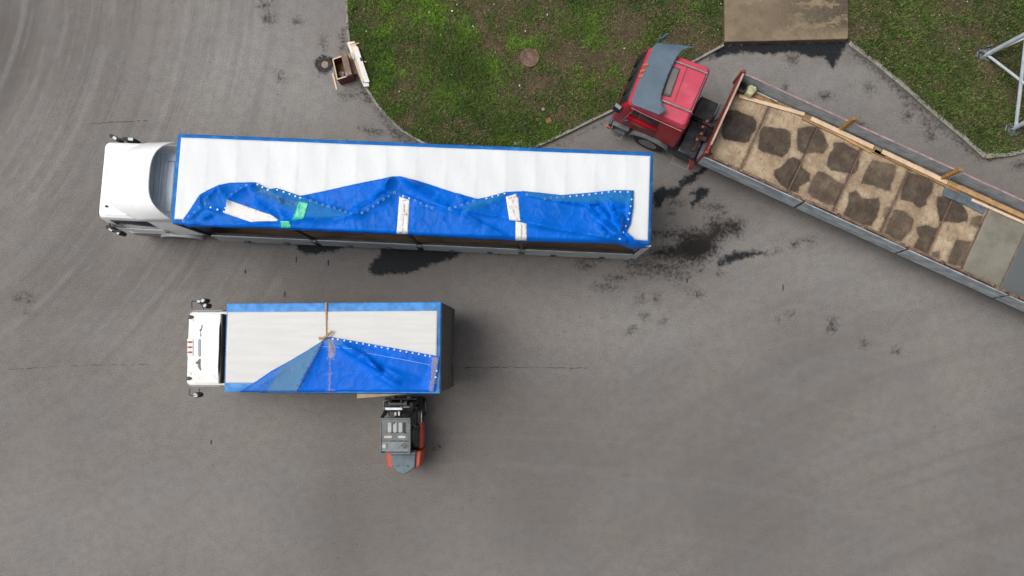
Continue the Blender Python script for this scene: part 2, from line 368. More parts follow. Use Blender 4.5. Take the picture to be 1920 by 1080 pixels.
me.loops.add(F.size); me.loops.foreach_set('vertex_index', F.astype(np.int32).ravel())
me.polygons.add(len(F)); me.polygons.foreach_set('loop_start', np.arange(0, F.size, 4, dtype=np.int32)); me.update(calc_edges=True)
for k, a in dict(wet=wet, soil=soil, tone=tone, light=light, arcL=arcL, arcR=arcR).items():
    at = me.attributes.new(k, 'FLOAT', 'POINT'); at.data.foreach_set('value', a.astype(np.float32).ravel())
me.materials.append(ASPH)
o = bpy.data.objects.new('asphalt_yard', me); COL.objects.link(o); tag(o, kind='structure')

# long cracks in the asphalt
def crack(pts, wd):
    m = MB(); L = []
    for (a, b), (c, d) in zip(pts, pts[1:]):
        n = max(2, int(math.hypot(c-a, d-b)/5))
        for i in range(n):
            t = i/n; x, y, _ = P(a+(c-a)*t+random.uniform(-.6, .6), b+(d-b)*t+random.uniform(-.9, .9), .004); L.append((x, y))
    vs = []; fs = []
    for i, (x, y) in enumerate(L):
        h = wd*random.uniform(.15, 1)*(.3 if i in (0, len(L)-1) else 1); vs += [(x, y-h/2, .004), (x, y+h/2, .004)]
    for i in range(len(L)-1):
        if random.random() < .9: fs.append((2*i, 2*i+2, 2*i+3, 2*i+1))
    m.add(vs, fs); tag(m.build('asphalt_crack', CRACK), kind='structure')
crack([(15, 693), (100, 688), (190, 684), (290, 684)], .022)
crack([(165, 232), (220, 229), (284, 226)], .03)
crack([(868, 690), (950, 688), (1030, 690), (1108, 690)], .03)
crack([(1290, 430), (1330, 436)], .02); crack([(1460, 683), (1492, 684)], .02)

# ------------------------------------------------------------------ lawns, kerbs, slab
def chaikin(p, n=2, closed=False):
    for _ in range(n):
        q = [p[0]]
        for a, b in zip(p, p[1:]): q += [(a[0]*.75+b[0]*.25, a[1]*.75+b[1]*.25), (a[0]*.25+b[0]*.75, a[1]*.25+b[1]*.75)]
        q.append(p[-1]); p = q
    return p
KA = chaikin([(650, -60), (651, 20), (652, 80), (664, 122), (684, 163), (706, 196), (738, 236), (790, 268), (850, 292), (930, 300), (1008, 274), (1060, 250), (1110, 225), (1157, 203)], 2) + [(1240, 152), (1312, 108), (1357, 84)]
KB = [(1592, 80), (1622, 101), (1650, 123), (1700, 166), (1752, 211), (1808, 258), (1854, 300), (1888, 291), (1925, 280), (2000, 262)]
def edge_pts(px, z): return [P(a, b, z)[:2] for a, b in px]
lawnA = edge_pts(KA, .1)+[(6.65, 10.3), (6.65, 17.5), (-5.9, 17.5)]
lawnB = edge_pts(KB, .1)+[(24, 8), (24, 17.5), (10.68, 17.5), (10.68, 10.3)]
def resample(poly, sp):
    out = []
    for i in range(len(poly)):
        a = poly[i]; b = poly[(i+1) % len(poly)]; n = max(1, int(round(math.hypot(b[0]-a[0], b[1]-a[1])/sp)))
        out += [(a[0]+(b[0]-a[0])*k/n, a[1]+(b[1]-a[1])*k/n) for k in range(n)]
    return out
def trimesh(poly, sp, hf, T=None):       # triangulated sheet over a world outline; returns verts, faces
    b = resample(poly, sp); q = np.array(b); lo = q.min(0); hi = q.max(0)
    xs = np.arange(lo[0]+sp/2, hi[0], sp); ys = np.arange(lo[1]+sp/2, hi[1], sp*.87)
    GX, GY = np.meshgrid(xs, ys); GX = GX+np.where((np.arange(len(ys)) % 2)[:, None] > 0, sp/2, 0)
    GX = GX+rng.uniform(-.12, .12, GX.shape)*sp; GY = GY+rng.uniform(-.12, .12, GY.shape)*sp
    s_ = sdf(GX, GY, poly); k = s_ > sp*.45
    pts = b+list(zip(GX[k].tolist(), GY[k].tolist())); n = len(b)
    r = delaunay_2d_cdt([Vector(p) for p in pts], [], [list(range(n))], 1, 1e-5)
    V2 = np.array([(v.x, v.y) for v in r[0]]); Fs = [list(f) for f in r[2]]
    return V2, hf(V2[:, 0], V2[:, 1]), Fs
def green_field(x, y):                   # 0 bare soil .. 1 lush
    g = fbm(x, y, .55, 5, 31)
    px = NX+x*FPX/H; py = NY-y*FPX/H
    G = lambda cx, cy, rx, ry: np.exp(-((px-cx)/rx)**2-((py-cy)/ry)**2)
    b = .12*G(760, 60, 120, 130)+.06*G(850, 130, 140, 90)+.14*G(965, 100, 60, 80)+.10*G(880, 220, 100, 40)-.24*G(1200, 50, 150, 110)-.14*G(1060, 150, 90, 80)-.10*G(1130, 215, 80, 30)-.10*G(740, 120, 30, 50)\
        - .35*np.exp(-((px-905-(py-50)*.55)/13)**2-((py-55)/50)**2)-.16*G(1100, 230, 110, 20)+.10*G(960, 250, 90, 14)+.06*G(1700, 100, 90, 90)-.10*G(1620, 60, 40, 40)-.3*G(1850, 115, 35, 30)-.3*G(1900, 255, 32, 25)-.1*G(1340, 40, 40, 60)
    g2 = fbm(x, y, 2.4, 4, 41)
    return np.clip((g-.5)*1.9+(g2-.5)*1.8+.60+b*2.2, 0, 1)
def lawn_mat():
    m, t, b, pos = newmat('lawn_soil', .95, spec=.2)
    n1 = ramp(t, noise(t, pos, 1.6, 5, .7), .35, .65); n2 = ramp(t, noise(t, pos, 14, 4, .7), .35, .68)
    soilc = mix(t, n1, (.045, .030, .020), (.105, .078, .048))
    soilc = mix(t, math_(t, 'MULTIPLY', n2, .5), soilc, (.15, .115, .07))
    gr = mix(t, n2, (.022, .042, .012), (.055, .095, .022))
    col = mix(t, ramp(t, attr(t, 'green'), .2, .8), soilc, gr)
    t.links.new(col, b.inputs['Base Color']); bump(t, b, noise(t, pos, 22, 4, .7), .8, .04)
    return m
LAWN = lawn_mat()
def blade_mat():
    m, t, b, pos = newmat('grass_blade', .75, spec=.25)
    c = nn(t, 'ShaderNodeAttribute', attribute_name='tint')
    t.links.new(c.outputs['Color'], b.inputs['Base Color'])
    return m
BLADE = blade_mat()
def lawn_h(poly):
    def f(x, y):
        e = np.clip(sdf(x, y, poly), 0, 1.5)/1.5
        return .075+.05*e+.07*(fbm(x, y, .9, 4, 3)-.45)*np.clip(e*4, 0, 1)
    return f
def make_lawn(name, poly, npts, vis):
    hf = lawn_h(poly); V2, Z, Fs = trimesh(poly, .16, hf)
    m = MB(); m.add(np.column_stack([V2, Z]).tolist(), Fs)
    o = m.build(name, LAWN, attrs=dict(green=green_field(V2[:, 0], V2[:, 1]))); tag(o, kind='structure')
    x = rng.uniform(vis[0], vis[1], npts*3); y = rng.uniform(vis[2], vis[3], npts*3)
    k = sdf(x, y, poly) > .02; x = x[k]; y = y[k]
    g = green_field(x, y); cl = fbm(x, y, 3.5, 3, 77)
    cl = cl*.6+.4*fbm(x, y, 9, 2, 78)
    keep = rng.random(len(x)) < np.clip(.16+.9*g*np.clip((cl-.25)*2.2, 0, 1), 0, 1); x = x[keep]; y = y[keep]; g = g[keep]; cl = cl[keep]
    x = x[:npts]; y = y[:npts]; g = g[:npts]; cl = cl[:npts]; n = len(x)
    z = hf(x, y); a = rng.uniform(0, 2*math.pi, n); L = rng.uniform(.03, .085, n)*(.6+.7*g); wd = L*rng.uniform(.22, .5, n)
    up = rng.uniform(.0, .08, n)*(.4+g); ca = np.cos(a); sa = np.sin(a)
    v0 = np.stack([x-sa*wd/2, y+ca*wd/2, z], -1); v1 = np.stack([x+sa*wd/2, y-ca*wd/2, z+.004], -1)
    v2 = np.stack([x+ca*L+sa*wd/3, y+sa*L-ca*wd/3, z+up+.008], -1); v3 = np.stack([x+ca*L-sa*wd/3, y+sa*L+ca*wd/3, z+up+.012], -1)
    VV = np.stack([v0, v1, v2, v3], 1).reshape(-1, 3)
    me = bpy.data.meshes.new('grass'); me.vertices.add(4*n); me.vertices.foreach_set('co', VV.astype(np.float32).ravel())
    me.loops.add(4*n); me.loops.foreach_set('vertex_index', np.arange(4*n, dtype=np.int32))
    me.polygons.add(n); me.polygons.foreach_set('loop_start', np.arange(0, 4*n, 4, dtype=np.int32)); me.update(calc_edges=True)
    dry = np.array([.19, .14, .08]); dk = np.array([.045, .085, .018]); br = np.array([.125, .25, .022]); ol = np.array([.135, .15, .045])
    lush = np.clip((fbm(x, y, 1.1, 4, 55)-.40)*3.4, 0, 1)*g
    bo = 0
    if name == 'lawn':
        px = NX+x*FPX/H; py = NY-y*FPX/H
        lush = np.clip(lush+.7*np.exp(-((px-965)/60)**2-((py-90)/80)**2)*g+.4*np.exp(-((px-740)/90)**2-((py-40)/90)**2)*g, 0, 1)
        lush *= 1-.55*np.clip((py-150)/80, 0, 1)
    else: lush *= .3; g = g*.72
    c = dk+(br-dk)*lush[:, None]*rng.uniform(.5, 1.1, n)[:, None]
    r = rng.random(n); isdry = r > (.35+.62*g); isol = (rng.random(n) < .3)
    c = np.where(isol[:, None], c*.5+ol*.5, c); c = np.where(isdry[:, None], dry*rng.uniform(.25, 1.1, n)[:, None], c)
    c *= 1.14*rng.uniform(.45, 1.55, n)[:, None]
    at = me.attributes.new('tint', 'FLOAT_COLOR', 'POINT')
    cc = np.concatenate([np.repeat(c, 4, 0), np.ones((4*n, 1))], 1); at.data.foreach_set('color', cc.astype(np.float32).ravel())
    me.materials.append(BLADE); ob = bpy.data.objects.new('grass', me); COL.objects.link(ob)
    return ob, hf
ga, hA = make_lawn('lawn', lawnA, 190000, (-6.2, 6.8, 5.8, 12.3)); tag(ga, 'patchy short green grass and weeds on the rounded lawn', 'grass', kind='stuff')
gb, hB = make_lawn('lawn_east', lawnB, 100000, (10.7, 17.4, 5.8, 12.3)); tag(gb, 'dull mossy grass on the lawn under the steel mast', 'grass', kind='stuff')

def kerb(px, wd, name, broken):
    m = MB(); w_ = resample_open([P(a, b, .1)[:2] for a, b in px], .98); 
    for (a, b) in zip(w_, w_[1:]):
        a = Vector(a); b = Vector(b); d = (b-a).normalized(); n = Vector((-d.y, d.x)); a2 = a+d*.008; b2 = b-d*.008
        k = 7; t0 = [a2+(b2-a2)*i/k for i in range(k+1)]
        outer = [p-n*(wd/2) for p in t0]; inner = [p+n*(wd/2-(random.uniform(0, broken) if 0 < i < k else 0)) for i, p in enumerate(t0)]
        hgt = .13+random.uniform(-.008, .008)
        m.prism([(p.x, p.y) for p in outer]+[(p.x, p.y) for p in reversed(inner)], -.02, hgt)
    tag(m.build(name, CONC, bevel=.006), kind='structure')
def resample_open(w, sp):
    out = [w[0]]; acc = 0
    for a, b in zip(w, w[1:]):
        L = math.hypot(b[0]-a[0], b[1]-a[1]); t = 0
        while acc+L-t >= sp:
            t += sp-acc; acc = 0; out.append((a[0]+(b[0]-a[0])*t/L, a[1]+(b[1]-a[1])*t/L))
        acc += L-t
    out.append(w[-1]); return out
kerb(KA, .085, 'kerb', .02); kerb(KB, .15, 'kerb_east', .05)

def slab_mat():
    m, t, b, pos = newmat('sandy_concrete', .9, spec=.2)
    n1 = ramp(t, noise(t, pos, .9, 5, .6), .35, .62); col = mix(t, n1, (.24, .185, .115), (.17, .13, .085))
    sd_ = ramp(t, noise(t, scaled(t, pos, (1, 2.2, 1)), 1.3, 7, .75), .42, .50)
    gxn = nn(t, 'ShaderNodeSeparateXYZ'); t.links.new(pos, gxn.inputs[0])
    east = ramp(t, gxn.outputs[0], 7.2, 10.3, .1, 1); nor = ramp(t, gxn.outputs[1], 10.25, 10.7, .2, 1)
    col = mix(t, math_(t, 'MULTIPLY', math_(t, 'MULTIPLY', sd_, east), nor), col, (.035, .029, .023))
    s3 = ramp(t, noise(t, pos, 3.2, 6, .8), .48, .58); col = mix(t, math_(t, 'MULTIPLY', s3, .5), col, (.09, .07, .045))
    col = mix(t, ramp(t, noise(t, pos, 40, 3, .8), .3, .7, 0, .35), col, (.33, .27, .19))
    t.links.new(col, b.inputs['Base Color']); bump(t, b, noise(t, pos, 25, 4), .3, .015); return m
m = MB()
m.pprism([(1358, -250), (1359, 78), (1440, 76.5), (1520, 74.5), (1589, 73), (1591, 66), (1590, -250)], -.02, .24)
tag(m.build('concrete_ramp', slab_mat(), bevel=.02), kind='structure')

# ------------------------------------------------------------------ small ground things
def manhole(px, py, r, z, label, mat, in_grass):
    x, y, _ = P(px, py, z); o = thing('manhole_cover', (x, y, z-.02), label, 'manhole cover')
    m = MB(); n = 40
    ring = lambda rr, zz: [(x+rr*math.cos(2*math.pi*k/n), y+rr*math.sin(2*math.pi*k/n), zz) for k in range(n)]
    m.loft([ring(r, z-.06), ring(r, z+.02), ring(r*.86, z+.02), ring(r*.85, z-.01)], cap=False); m.build('frame', mat, o)
    m = MB(); m.loft([ring(r*.84, z-.05), ring(r*.84, z+.005), ring(r*.8, z+.012), ring(r*.72, z+.012), ring(r*.7, z-.002), ring(r*.5, z-.002), ring(r*.48, z+.01), ring(r*.4, z+.01), ring(r*.38, z), ring(r*.2, z), ring(r*.18, z+.014)])
    m.build('lid', mat, o); return o
mh = manhole(993, 108, .31, .17, 'round rusty iron manhole cover in the grass', RUSTY, 1)
x, y, _ = P(993, 108, .17); m = MB()
for k in range(10):
    a = k*.628+.2; m.bar((x+.23*math.cos(a), y+.23*math.sin(a), .168), (x+.23*math.cos(a+.38), y+.23*math.sin(a+.38), .168), .05, .022)
m.build('raised_pattern', M('worn_black_iron', (.045, .04, .045), .6, metal=.2, var=.4, sc=9), mh)
# drain hole with a wet ring by the maroon box
x, y, _ = P(609, 121, .01); o = thing('drain_cover', (x, y, 0), 'sunken round drain cover in a dark wet ring beside the maroon chest', 'drain cover')
n = 30; ring = lambda rr, zz: [(x+rr*(1+.05*math.sin(3*k))*math.cos(2*math.pi*k/n), y+rr*(1+.05*math.sin(3*k))*math.sin(2*math.pi*k/n), zz) for k in range(n)]
m = MB(); m.loft([ring(.25, .002), ring(.22, .008), ring(.18, .010), ring(.13, .006)], cap=False); m.build('rim', M('damp_dark_mortar', (.03, .026, .024), .8, var=.5, sc=9, bmp=.5), o)
m = MB(); m.loft([ring(.12, .003), ring(.115, .011), ring(.05, .013)]); m.build('lid', M('dusty_lid', (.26, .2, .15), .85, var=.25, sc=12), o)

# maroon chest
Zc = lambda pts: ZP((580, 70), 9.82, pts)
def q2w(px, z): return [P(a, b, z)[:2] for a, b in px]
def ccw(q): return q if sum(q[i][0]*q[(i+1) % len(q)][1]-q[(i+1) % len(q)][0]*q[i][1] for i in range(len(q))) > 0 else q[::-1]
c = Zc([(425, 400), (695, 305), (795, 700), (510, 785)]); W4 = [Vector((*P(a, b, .5)[:2],)) for a, b in c]   # TL, TR, BR, BL
o = thing('storage_chest', (W4[0].x, W4[0].y, 0), 'open maroon wooden chest with a grubby lined compartment by the kerb', 'chest')
def TQ(Q):
    def f(a, b, z):
        p = (Q[3]*(1-a)+Q[2]*a)*(1-b)+(Q[0]*(1-a)+Q[1]*a)*b
        return (p.x, p.y, z)
    return f
T = TQ(W4); m = MB()
m.box(T, 0, 1, 0, .05, 0, .5); m.box(T, 0, 1, .95, 1, 0, .5); m.box(T, 0, .05, .05, .95, 0, .5); m.box(T, .95, 1, .05, .95, 0, .5)
m.build('body', MAROON, o, bevel=.015)
m = MB(); m.box(T, .05, .62, .05, .95, .02, .1); m.build('floor', M('ochre_lining', (.2, .12, .035), .8, var=.35, sc=9, dirt=(.1, .06, .03)), o)
m = MB(); m.box(T, .6, .99, .03, .99, .47, .53); m.build('lid', M('worn_brown_lid', (.17, .11, .085), .7, var=.2, sc=6, dirt=(.62, .56, .5), dirt_amt=.95, dsc=5), o, bevel=.01)
m = MB(); m.box(T, .0, .06, .0, 1, .5, .515); m.box(T, .06, .6, .0, .05, .5, .515); m.box(T, .06, .6, .95, 1, .5, .515); m.build('edge_trim', PINE, o)
x, y, _ = P(640.5, 140, .2); m = MB()
for k in range(7):
    a = random.uniform(0, 6.28); m.bar((x, y, .14), (x+.09*math.cos(a), y+.09*math.sin(a), .2+random.uniform(0, .05)), .07, .02)
tag(m.build('rag', M('grey_rag', (.42, .4, .41), .8)), 'crumpled grey rag inside the maroon chest', 'rag')
def board(name, a, b, wd, z0, th, mat, label, cat='board', group=None, parts=None):
    """a long flat board between two photo points taken at its top height"""
    p = Vector(P(*a, z0+th)); q = Vector(P(*b, z0+th)); off = Vector((0, 0, -th/2))
    m = MB(); m.bar(p+off, q+off, wd, th); o = m.build(name, mat, bevel=.004); return tag(o, label, cat, group)
board('timber_lath', Zc([(428, 658)])[0], Zc([(505, 965)])[0], .055, 0, .03, PINE, 'short pale timber lath lying on asphalt left of the maroon chest')
m = MB(); m.pprism(Zc([(700, 300), (760, 285), (905, 665), (800, 685)]), .02, .16); tag(m.build('plywood_offcut', M('plywood_brown', (.3, .21, .15), .75, var=.15, sc=6), bevel=.004), 'brown plywood offcut between the maroon chest and the white boards', 'plywood offcut')
m = MB(); m.pprism(Zc([(690, 95), (730, 90), (1000, 830), (975, 850)]), .135, .20); tag(m.build('white_board', PATCH, bevel=.004), 'narrow white board at the left edge of the pile on the kerb', 'board', 'boards piled across the kerb')
m = MB(); m.pprism(Zc([(745, 130), (850, 110), (870, 160), (1000, 830), (965, 820)]), .135, .235); tag(m.build('pine_board', PINE, bevel=.004), 'raw pine board sandwiched in the pile on the kerb', 'board', 'boards piled across the kerb')
m = MB(); m.pprism(Zc([(715, 85), (830, 72), (838, 100), (740, 125)]), .24, .27); m.cur = 0; tag(m.build('white_offcut', PATCH, bevel=.004), 'small white offcut on the upper end of the board pile', 'board', 'boards piled across the kerb')
m = MB(); m.pprism(Zc([(975, 840), (1092, 832), (1100, 900), (1005, 908)]), .135, .24); tag(m.build('white_offcut', PATCH, bevel=.004), 'square white board end poking out from the lower end of the pile', 'board', 'boards piled across the kerb')
m = MB(); m.pprism(Zc([(797, 172), (890, 165), (1110, 818), (1010, 832)]), .245, .30); top = m.build('white_board', PATCH, bevel=.004); tag(top, 'long clean white board topmost on the kerb pile with black tape', 'board', 'boards piled across the kerb')
m = MB(); m.pprism(Zc([(928, 375), (972, 365), (990, 430), (945, 442)]), .30, .306); m.build('black_tape', BLACK, top)
m = MB(); m.pprism(Zc([(755, 280), (790, 290), (830, 370), (820, 415), (795, 400)]), .24, .262); tag(m.build('plastic_wrap', M('pale_blue_film', (.4, .5, .55), .3, var=.2, sc=12, bmp=.6)), 'crumpled pale blue plastic film on the board pile', 'plastic film')
for i, (a, b) in enumerate(((Zc([(850, 115)])[0], Zc([(915, 105)])[0]), (Zc([(1000, 440)])[0], Zc([(1050, 450)])[0]))):
    board('wood_splinter', a, b, .04, .2, .03, M('yellow_splinter', (.55, .38, .15), .7), ('yellow wood splinter at the upper end of the board pile', 'yellow wood splinter sticking out right of the board pile')[i], 'wood splinter')

# litter, brick scraps, twigs
litA = ZP((560, 0), 3.857, [(473, 65), (945, 90), (1112, 85), (1145, 38), (925, 175), (1040, 205), (488, 228), (1108, 540), (850, 715), (1088, 467), (952, 938), (727, 665)]) + \
    ZP((840, 0), 3.725, [(30, 80), (210, 73), (175, 187), (320, 33), (540, 220), (577, 287), (253, 415), (338, 540), (362, 575), (332, 367), (942, 288), (693, 105), (970, 590), (868, 657), (170, 998), (1230, 340), (955, 80), (500, 600)]) + [(1351.7, 6), (1340, 67), (1346, 56), (1339, 22)]
litB = ZP((1560, 0), 3.483, [(378, 83), (422, 62), (543, 80), (567, 107), (880, 13), (343, 228), (258, 200), (663, 297), (730, 288), (1055, 240), (1108, 235), (825, 323), (645, 547), (580, 572), (683, 665), (440, 290), (348, 380), (920, 835), (1185, 328), (935, 520), (385, 325), (1060, 565), (818, 600), (545, 50), (700, 100), (1140, 190), (500, 440)])
def scrap_proto(k):
    m = MB(); n = 6; r = [random.uniform(.5, 1) for _ in range(n)]; s_ = .026
    q = [(s_*r[i]*math.cos(6.283*i/n)*1.3, s_*r[i]*math.sin(6.283*i/n)) for i in range(n)]
    m.loft([[(x, y, 0) for x, y in q], [(x*1.05, y*1.05, .006+.012*((i+k) % 2)) for i, (x, y) in enumerate(q)]])
    return m
def litter(pts, hf, label, group):
    pr = [scrap_proto(k).build('paper_scrap', PAPER, origin=(0, 0, 0)) for k in range(3)]
    for i, (a, b) in enumerate(pts):
        x, y, _ = P(a, b, .14); z = float(hf(np.array([x]), np.array([y]))[0])+.045
        if i < 3: o = pr[i]; place(o, (x, y, z)); o.rotation_euler = (0, 0, random.uniform(0, 6))
        else: o = dup(pr[i % 3], (x, y, z), rz=random.uniform(0, 6))
        k = random.uniform(.45, 1.15); o.scale = (k, k*random.uniform(.5, 1), 1)
        tag(o, label, 'litter', group)
litter(litA, hA, 'tiny white scrap of litter on the rounded lawn', 'white litter scraps on the rounded lawn')
litter(litB, hB, 'tiny white scrap of litter on the lawn beside the steel mast', 'white litter scraps on the mast lawn')
for i, (a, b, lab) in enumerate(((1006, 225, 'smaller brown brick scrap in the grass above the long blue-edged lorry'), (1028, 226, 'larger brown brick scrap in the grass above the long blue-edged lorry'))):
    x, y, _ = P(a, b, .15); m = MB(); s_ = .05+.04*i; m.bar((x-s_*.6, y-s_, .13), (x+s_*.6, y+s_, .15), s_, .05); m.bar((x+s_*.7, y-s_*.9, .13), (x+s_, y+s_*.3, .15), s_*.7, .04); tag(m.build('brick_scrap', BRICK, bevel=.006), lab, 'brick scrap')
x, y, _ = P(1018.5, 205, .15); m = MB(); m.disc((x, y, .14), .06, .04, 7); tag(m.build('stone', CONC, bevel=.01), 'pale rounded stone in the grass below the manhole cover', 'stone')
for k in range(4):
    x, y, _ = P(966+k*4, 268+random.uniform(-2, 2), .1); m = MB(); m.disc((x, y, .1), .05+.03*random.random(), .05, 6)
    tag(m.build('concrete_crumb', CONC, bevel=.008), 'crumb of broken concrete at the lawn edge above the long lorry', 'concrete crumb', 'concrete crumbs by the lawn edge')
for a, b, L, an, lab in ((555, 487, .19, 88, 'thick short black rod on asphalt below the front wheels of the long lorry'), (615, 493, .18, 90, 'thin black rod on asphalt left of the big oil stain'), (459, 509, .12, 90, 'stubby black rod on asphalt above the short truck'),
                    (533, 552, .17, 92, 'black rod on asphalt just above the short truck'), (395, 829, .14, 88, 'black rod on open asphalt left of the forklift'), (1468, 539, .2, 90, 'thin black rod on open asphalt below the brown flatbed'),
                    (1288, 526, .12, 90, 'black rod on asphalt right of the oil streaks'), (936, 476, .12, 90, 'black rod on asphalt just below the long trailer'), (722, 885-2, .0, 0, None)):
    if not lab: continue
    x, y, _ = P(a, b, .02); d = Vector((math.cos(R(an)), math.sin(R(an)), 0))*L/2; m = MB(); m.tube([Vector((x, y, .015))-d, Vector((x+.006, y, .02)), Vector((x, y, .015))+d], .016 if L > .13 else .022, 6)
    tag(m.build('steel_rod', DARK), lab, 'steel rod')

# ------------------------------------------------------------------ vehicle helpers
def quadT(c, L, Wd):
    """c: world corners TL TR BR BL; (s,t) metres from the lower-left corner, s to the right, t up"""
    TL, TR, BR, BL = [Vector(p[:2]) for p in c]
    def f(s, t, z):
        a = s/L; b = t/Wd; p = (BL*(1-a)+BR*a)*(1-b)+(TL*(1-a)+TR*a)*b
        return (p.x, p.y, z)
    return f
def wheel(c, axis, r, wd, parent):
    m = MB(); m.lathe(c, axis, [(-wd/2, r*.62), (-wd/2, r*.9), (-wd*.38, r), (wd*.38, r), (wd/2, r*.9), (wd/2, r*.62)], 28); w_ = m.build('wheel', BLACK, parent, angle=30)
    m = MB(); m.lathe(c, axis, [(-wd*.51, r*.6), (-wd*.47, r*.56), (-wd*.3, r*.3), (-wd*.42, r*.26), (-wd*.46, r*.15), (wd*.46, r*.15), (wd*.42, r*.26), (wd*.3, r*.3), (wd*.47, r*.56), (wd*.51, r*.6)], 20)
    m.build('rim', RIM, w_, angle=30); return w_
def surf_h(creases, seed=1, amp=.02, base=None, steps=()):
    """cloth relief in photo-pixel space: each crease (a, b, height, sharp side width, soft side width)"""
    def f(px, py):
        h = amp*(fbm(px, py, .02, 4, seed)-.5)*2
        for c in creases:
            d, sg, t = segd(px, py, c[0], c[1])
            w1, w2 = c[3], c[4]; e = np.where(sg > 0, np.exp(-d/w1), np.exp(-d/w2))
            h = h+2.4*c[2]*e*np.clip(np.sin(np.pi*np.clip(t*.9+.05, 0, 1))*1.3, .0, 1)
        rn = fbm(px, py, .035, 3, seed+50); h = h+amp*.6*(1-np.abs(2*rn-1))**9
        rn = fbm(px+300, py*.8, .07, 2, seed+60); h = h+amp*.45*(1-np.abs(2*rn-1))**8
        if base is not None: h = h+base(px, py)
        return h
    return f
def to_px(x, y, z): return NX+x*FPX/(H-z), NY-y*FPX/(H-z)
def sheet(name, px, z, sp, hf, mat, parent, off=0, solid=.01, fields=None, angle=60):
    poly = [P(a, b, z)[:2] for a, b in px]
    def hh(x, y): a, b = to_px(x, y, z); return z+off+hf(a, b)
    V2, Z, Fs = trimesh(poly, sp, hh); m = MB(); m.add(np.column_stack([V2, Z]).tolist(), Fs)
    at = None
    if fields:
        a, b = to_px(V2[:, 0], V2[:, 1], z); at = {k: f(a, b) for k, f in fields.items()}
    # consistent upward normals
    for i, f in enumerate(m.f):
        p, q, r = (m.v[f[0]], m.v[f[1]], m.v[f[2]])
        if (q[0]-p[0])*(r[1]-p[1])-(q[1]-p[1])*(r[0]-p[0]) < 0: m.f[i] = f[::-1]
    return m.build(name, mat, parent, solid=solid, attrs=at, angle=angle)
def tarp_mat(name, fresh, faded, rust):
    m, t, b, pos = newmat(name, .42, spec=.10)
    n1 = ramp(t, noise(t, pos, 1.5, 4), .3, .7); col = mix(t, n1, fresh, tuple(x*1.25 for x in fresh))
    n2 = noise(t, pos, 9, 6, .7); fd = attr(t, 'fade')
    ff = ramp(t, math_(t, 'ADD', fd, math_(t, 'MULTIPLY', math_(t, 'SUBTRACT', n2, .5), .9)), .15, .75)
    col = mix(t, ff, col, faded)
    g = attr(t, 'grime'); fg = ramp(t, math_(t, 'ADD', g, math_(t, 'MULTIPLY', math_(t, 'SUBTRACT', noise(t, pos, 14, 5, .75), .5), 1.6)), .25, .8)
    col = mix(t, math_(t, 'MULTIPLY', fg, .8), col, rust)
    sc = ramp(t, noise(t, scaled(t, pos, (6, 1.2, 1)), 5, 5, .8), .66, .72); col = mix(t, math_(t, 'MULTIPLY', sc, .15), col, (.02, .25, .65))
    t.links.new(col, b.inputs['Base Color']); bump(t, b, noise(t, pos, 4, 6, .7, .8), .3, .04)
    t.links.new(ramp(t, fd, 0, 1, .36, .6), b.inputs['Roughness'])
    return m
def inpoly(poly, soft): return lambda a, b: np.clip(sdf(a, b, poly)/soft+.5, 0, 1)
def fmax(*fs): return lambda a, b: np.max([f(a, b) for f in fs], 0)
def roof_mat(name, c, dirt, ws, wdir):
    m, t, b, pos = newmat(name, .5, spec=.4)
    col = mix(t, ramp(t, noise(t, scaled(t, pos, wdir), ws, 5, .6), .3, .72), c, dirt)
    col = mix(t, ramp(t, noise(t, pos, 2.2, 6, .75), .56, .7, 0, .5), col, dirt)
    bw = math_(t, 'MULTIPLY', attr(t, 'bow'), ramp(t, noise(t, pos, 3, 4, .7), .3, .65, .2, 1)); col = mix(t, math_(t, 'MULTIPLY', bw, .20), col, (.42, .45, .47))
    t.links.new(col, b.inputs['Base Color']); bump(t, b, noise(t, pos, 4, 5, .65, .5), .35, .03); return m

# ------------------------------------------------------------------ long lorry (white cab, blue-edged white roof)
ZA = 4.0
LA, WA = 13.35, 2.55
TA = quadT([P(332, 250, ZA), P(1225.5, 285, ZA), P(1220.5, 459, ZA), P(318, 418, ZA)], LA, WA)
A = thing('articulated_lorry', TA(5, 1.27, 0), 'long lorry with white cab and white roof under a folded bright blue curtain', 'lorry', None)
# cab shell
def rr(T, s0, s1, t0, t1, r, z, n=5):
    pts = []
    for cx, cy, a0 in ((s1-r, t0+r, -90), (s1-r, t1-r, 0), (s0+r, t1-r, 90), (s0+r, t0+r, 180)):
        for k in range(n+1):
            a = R(a0+90*k/n); pts.append(T(cx+r*math.cos(a), cy+r*math.sin(a), z))
    return pts
m = MB(); m.loft([rr(TA, -2.66, -.22, .10, 2.42, .14, .95), rr(TA, -2.72, -.2, .08, 2.46, .16, 1.3), rr(TA, -2.74, -.2, .09, 2.47, .16, 2.0), rr(TA, -2.66, -.2, .20, 2.50, .16, 2.80), rr(TA, -2.60, -.22, .24, 2.49, .16, 2.92), rr(TA, -2.48, -.3, .33, 2.42, .16, 2.99)])
cabA = m.build('cab', WHITE, A, angle=30)
m = MB(); m.loft([rr(TA, -2.74, -1.7, .06, 2.46, .14, .32), rr(TA, -2.84, -1.7, .04, 2.48, .2, .6), rr(TA, -2.80, -1.7, .06, 2.46, .2, .94)]); m.build('bumper', M('grey_bumper', (.2, .21, .22), .5), A, angle=30)
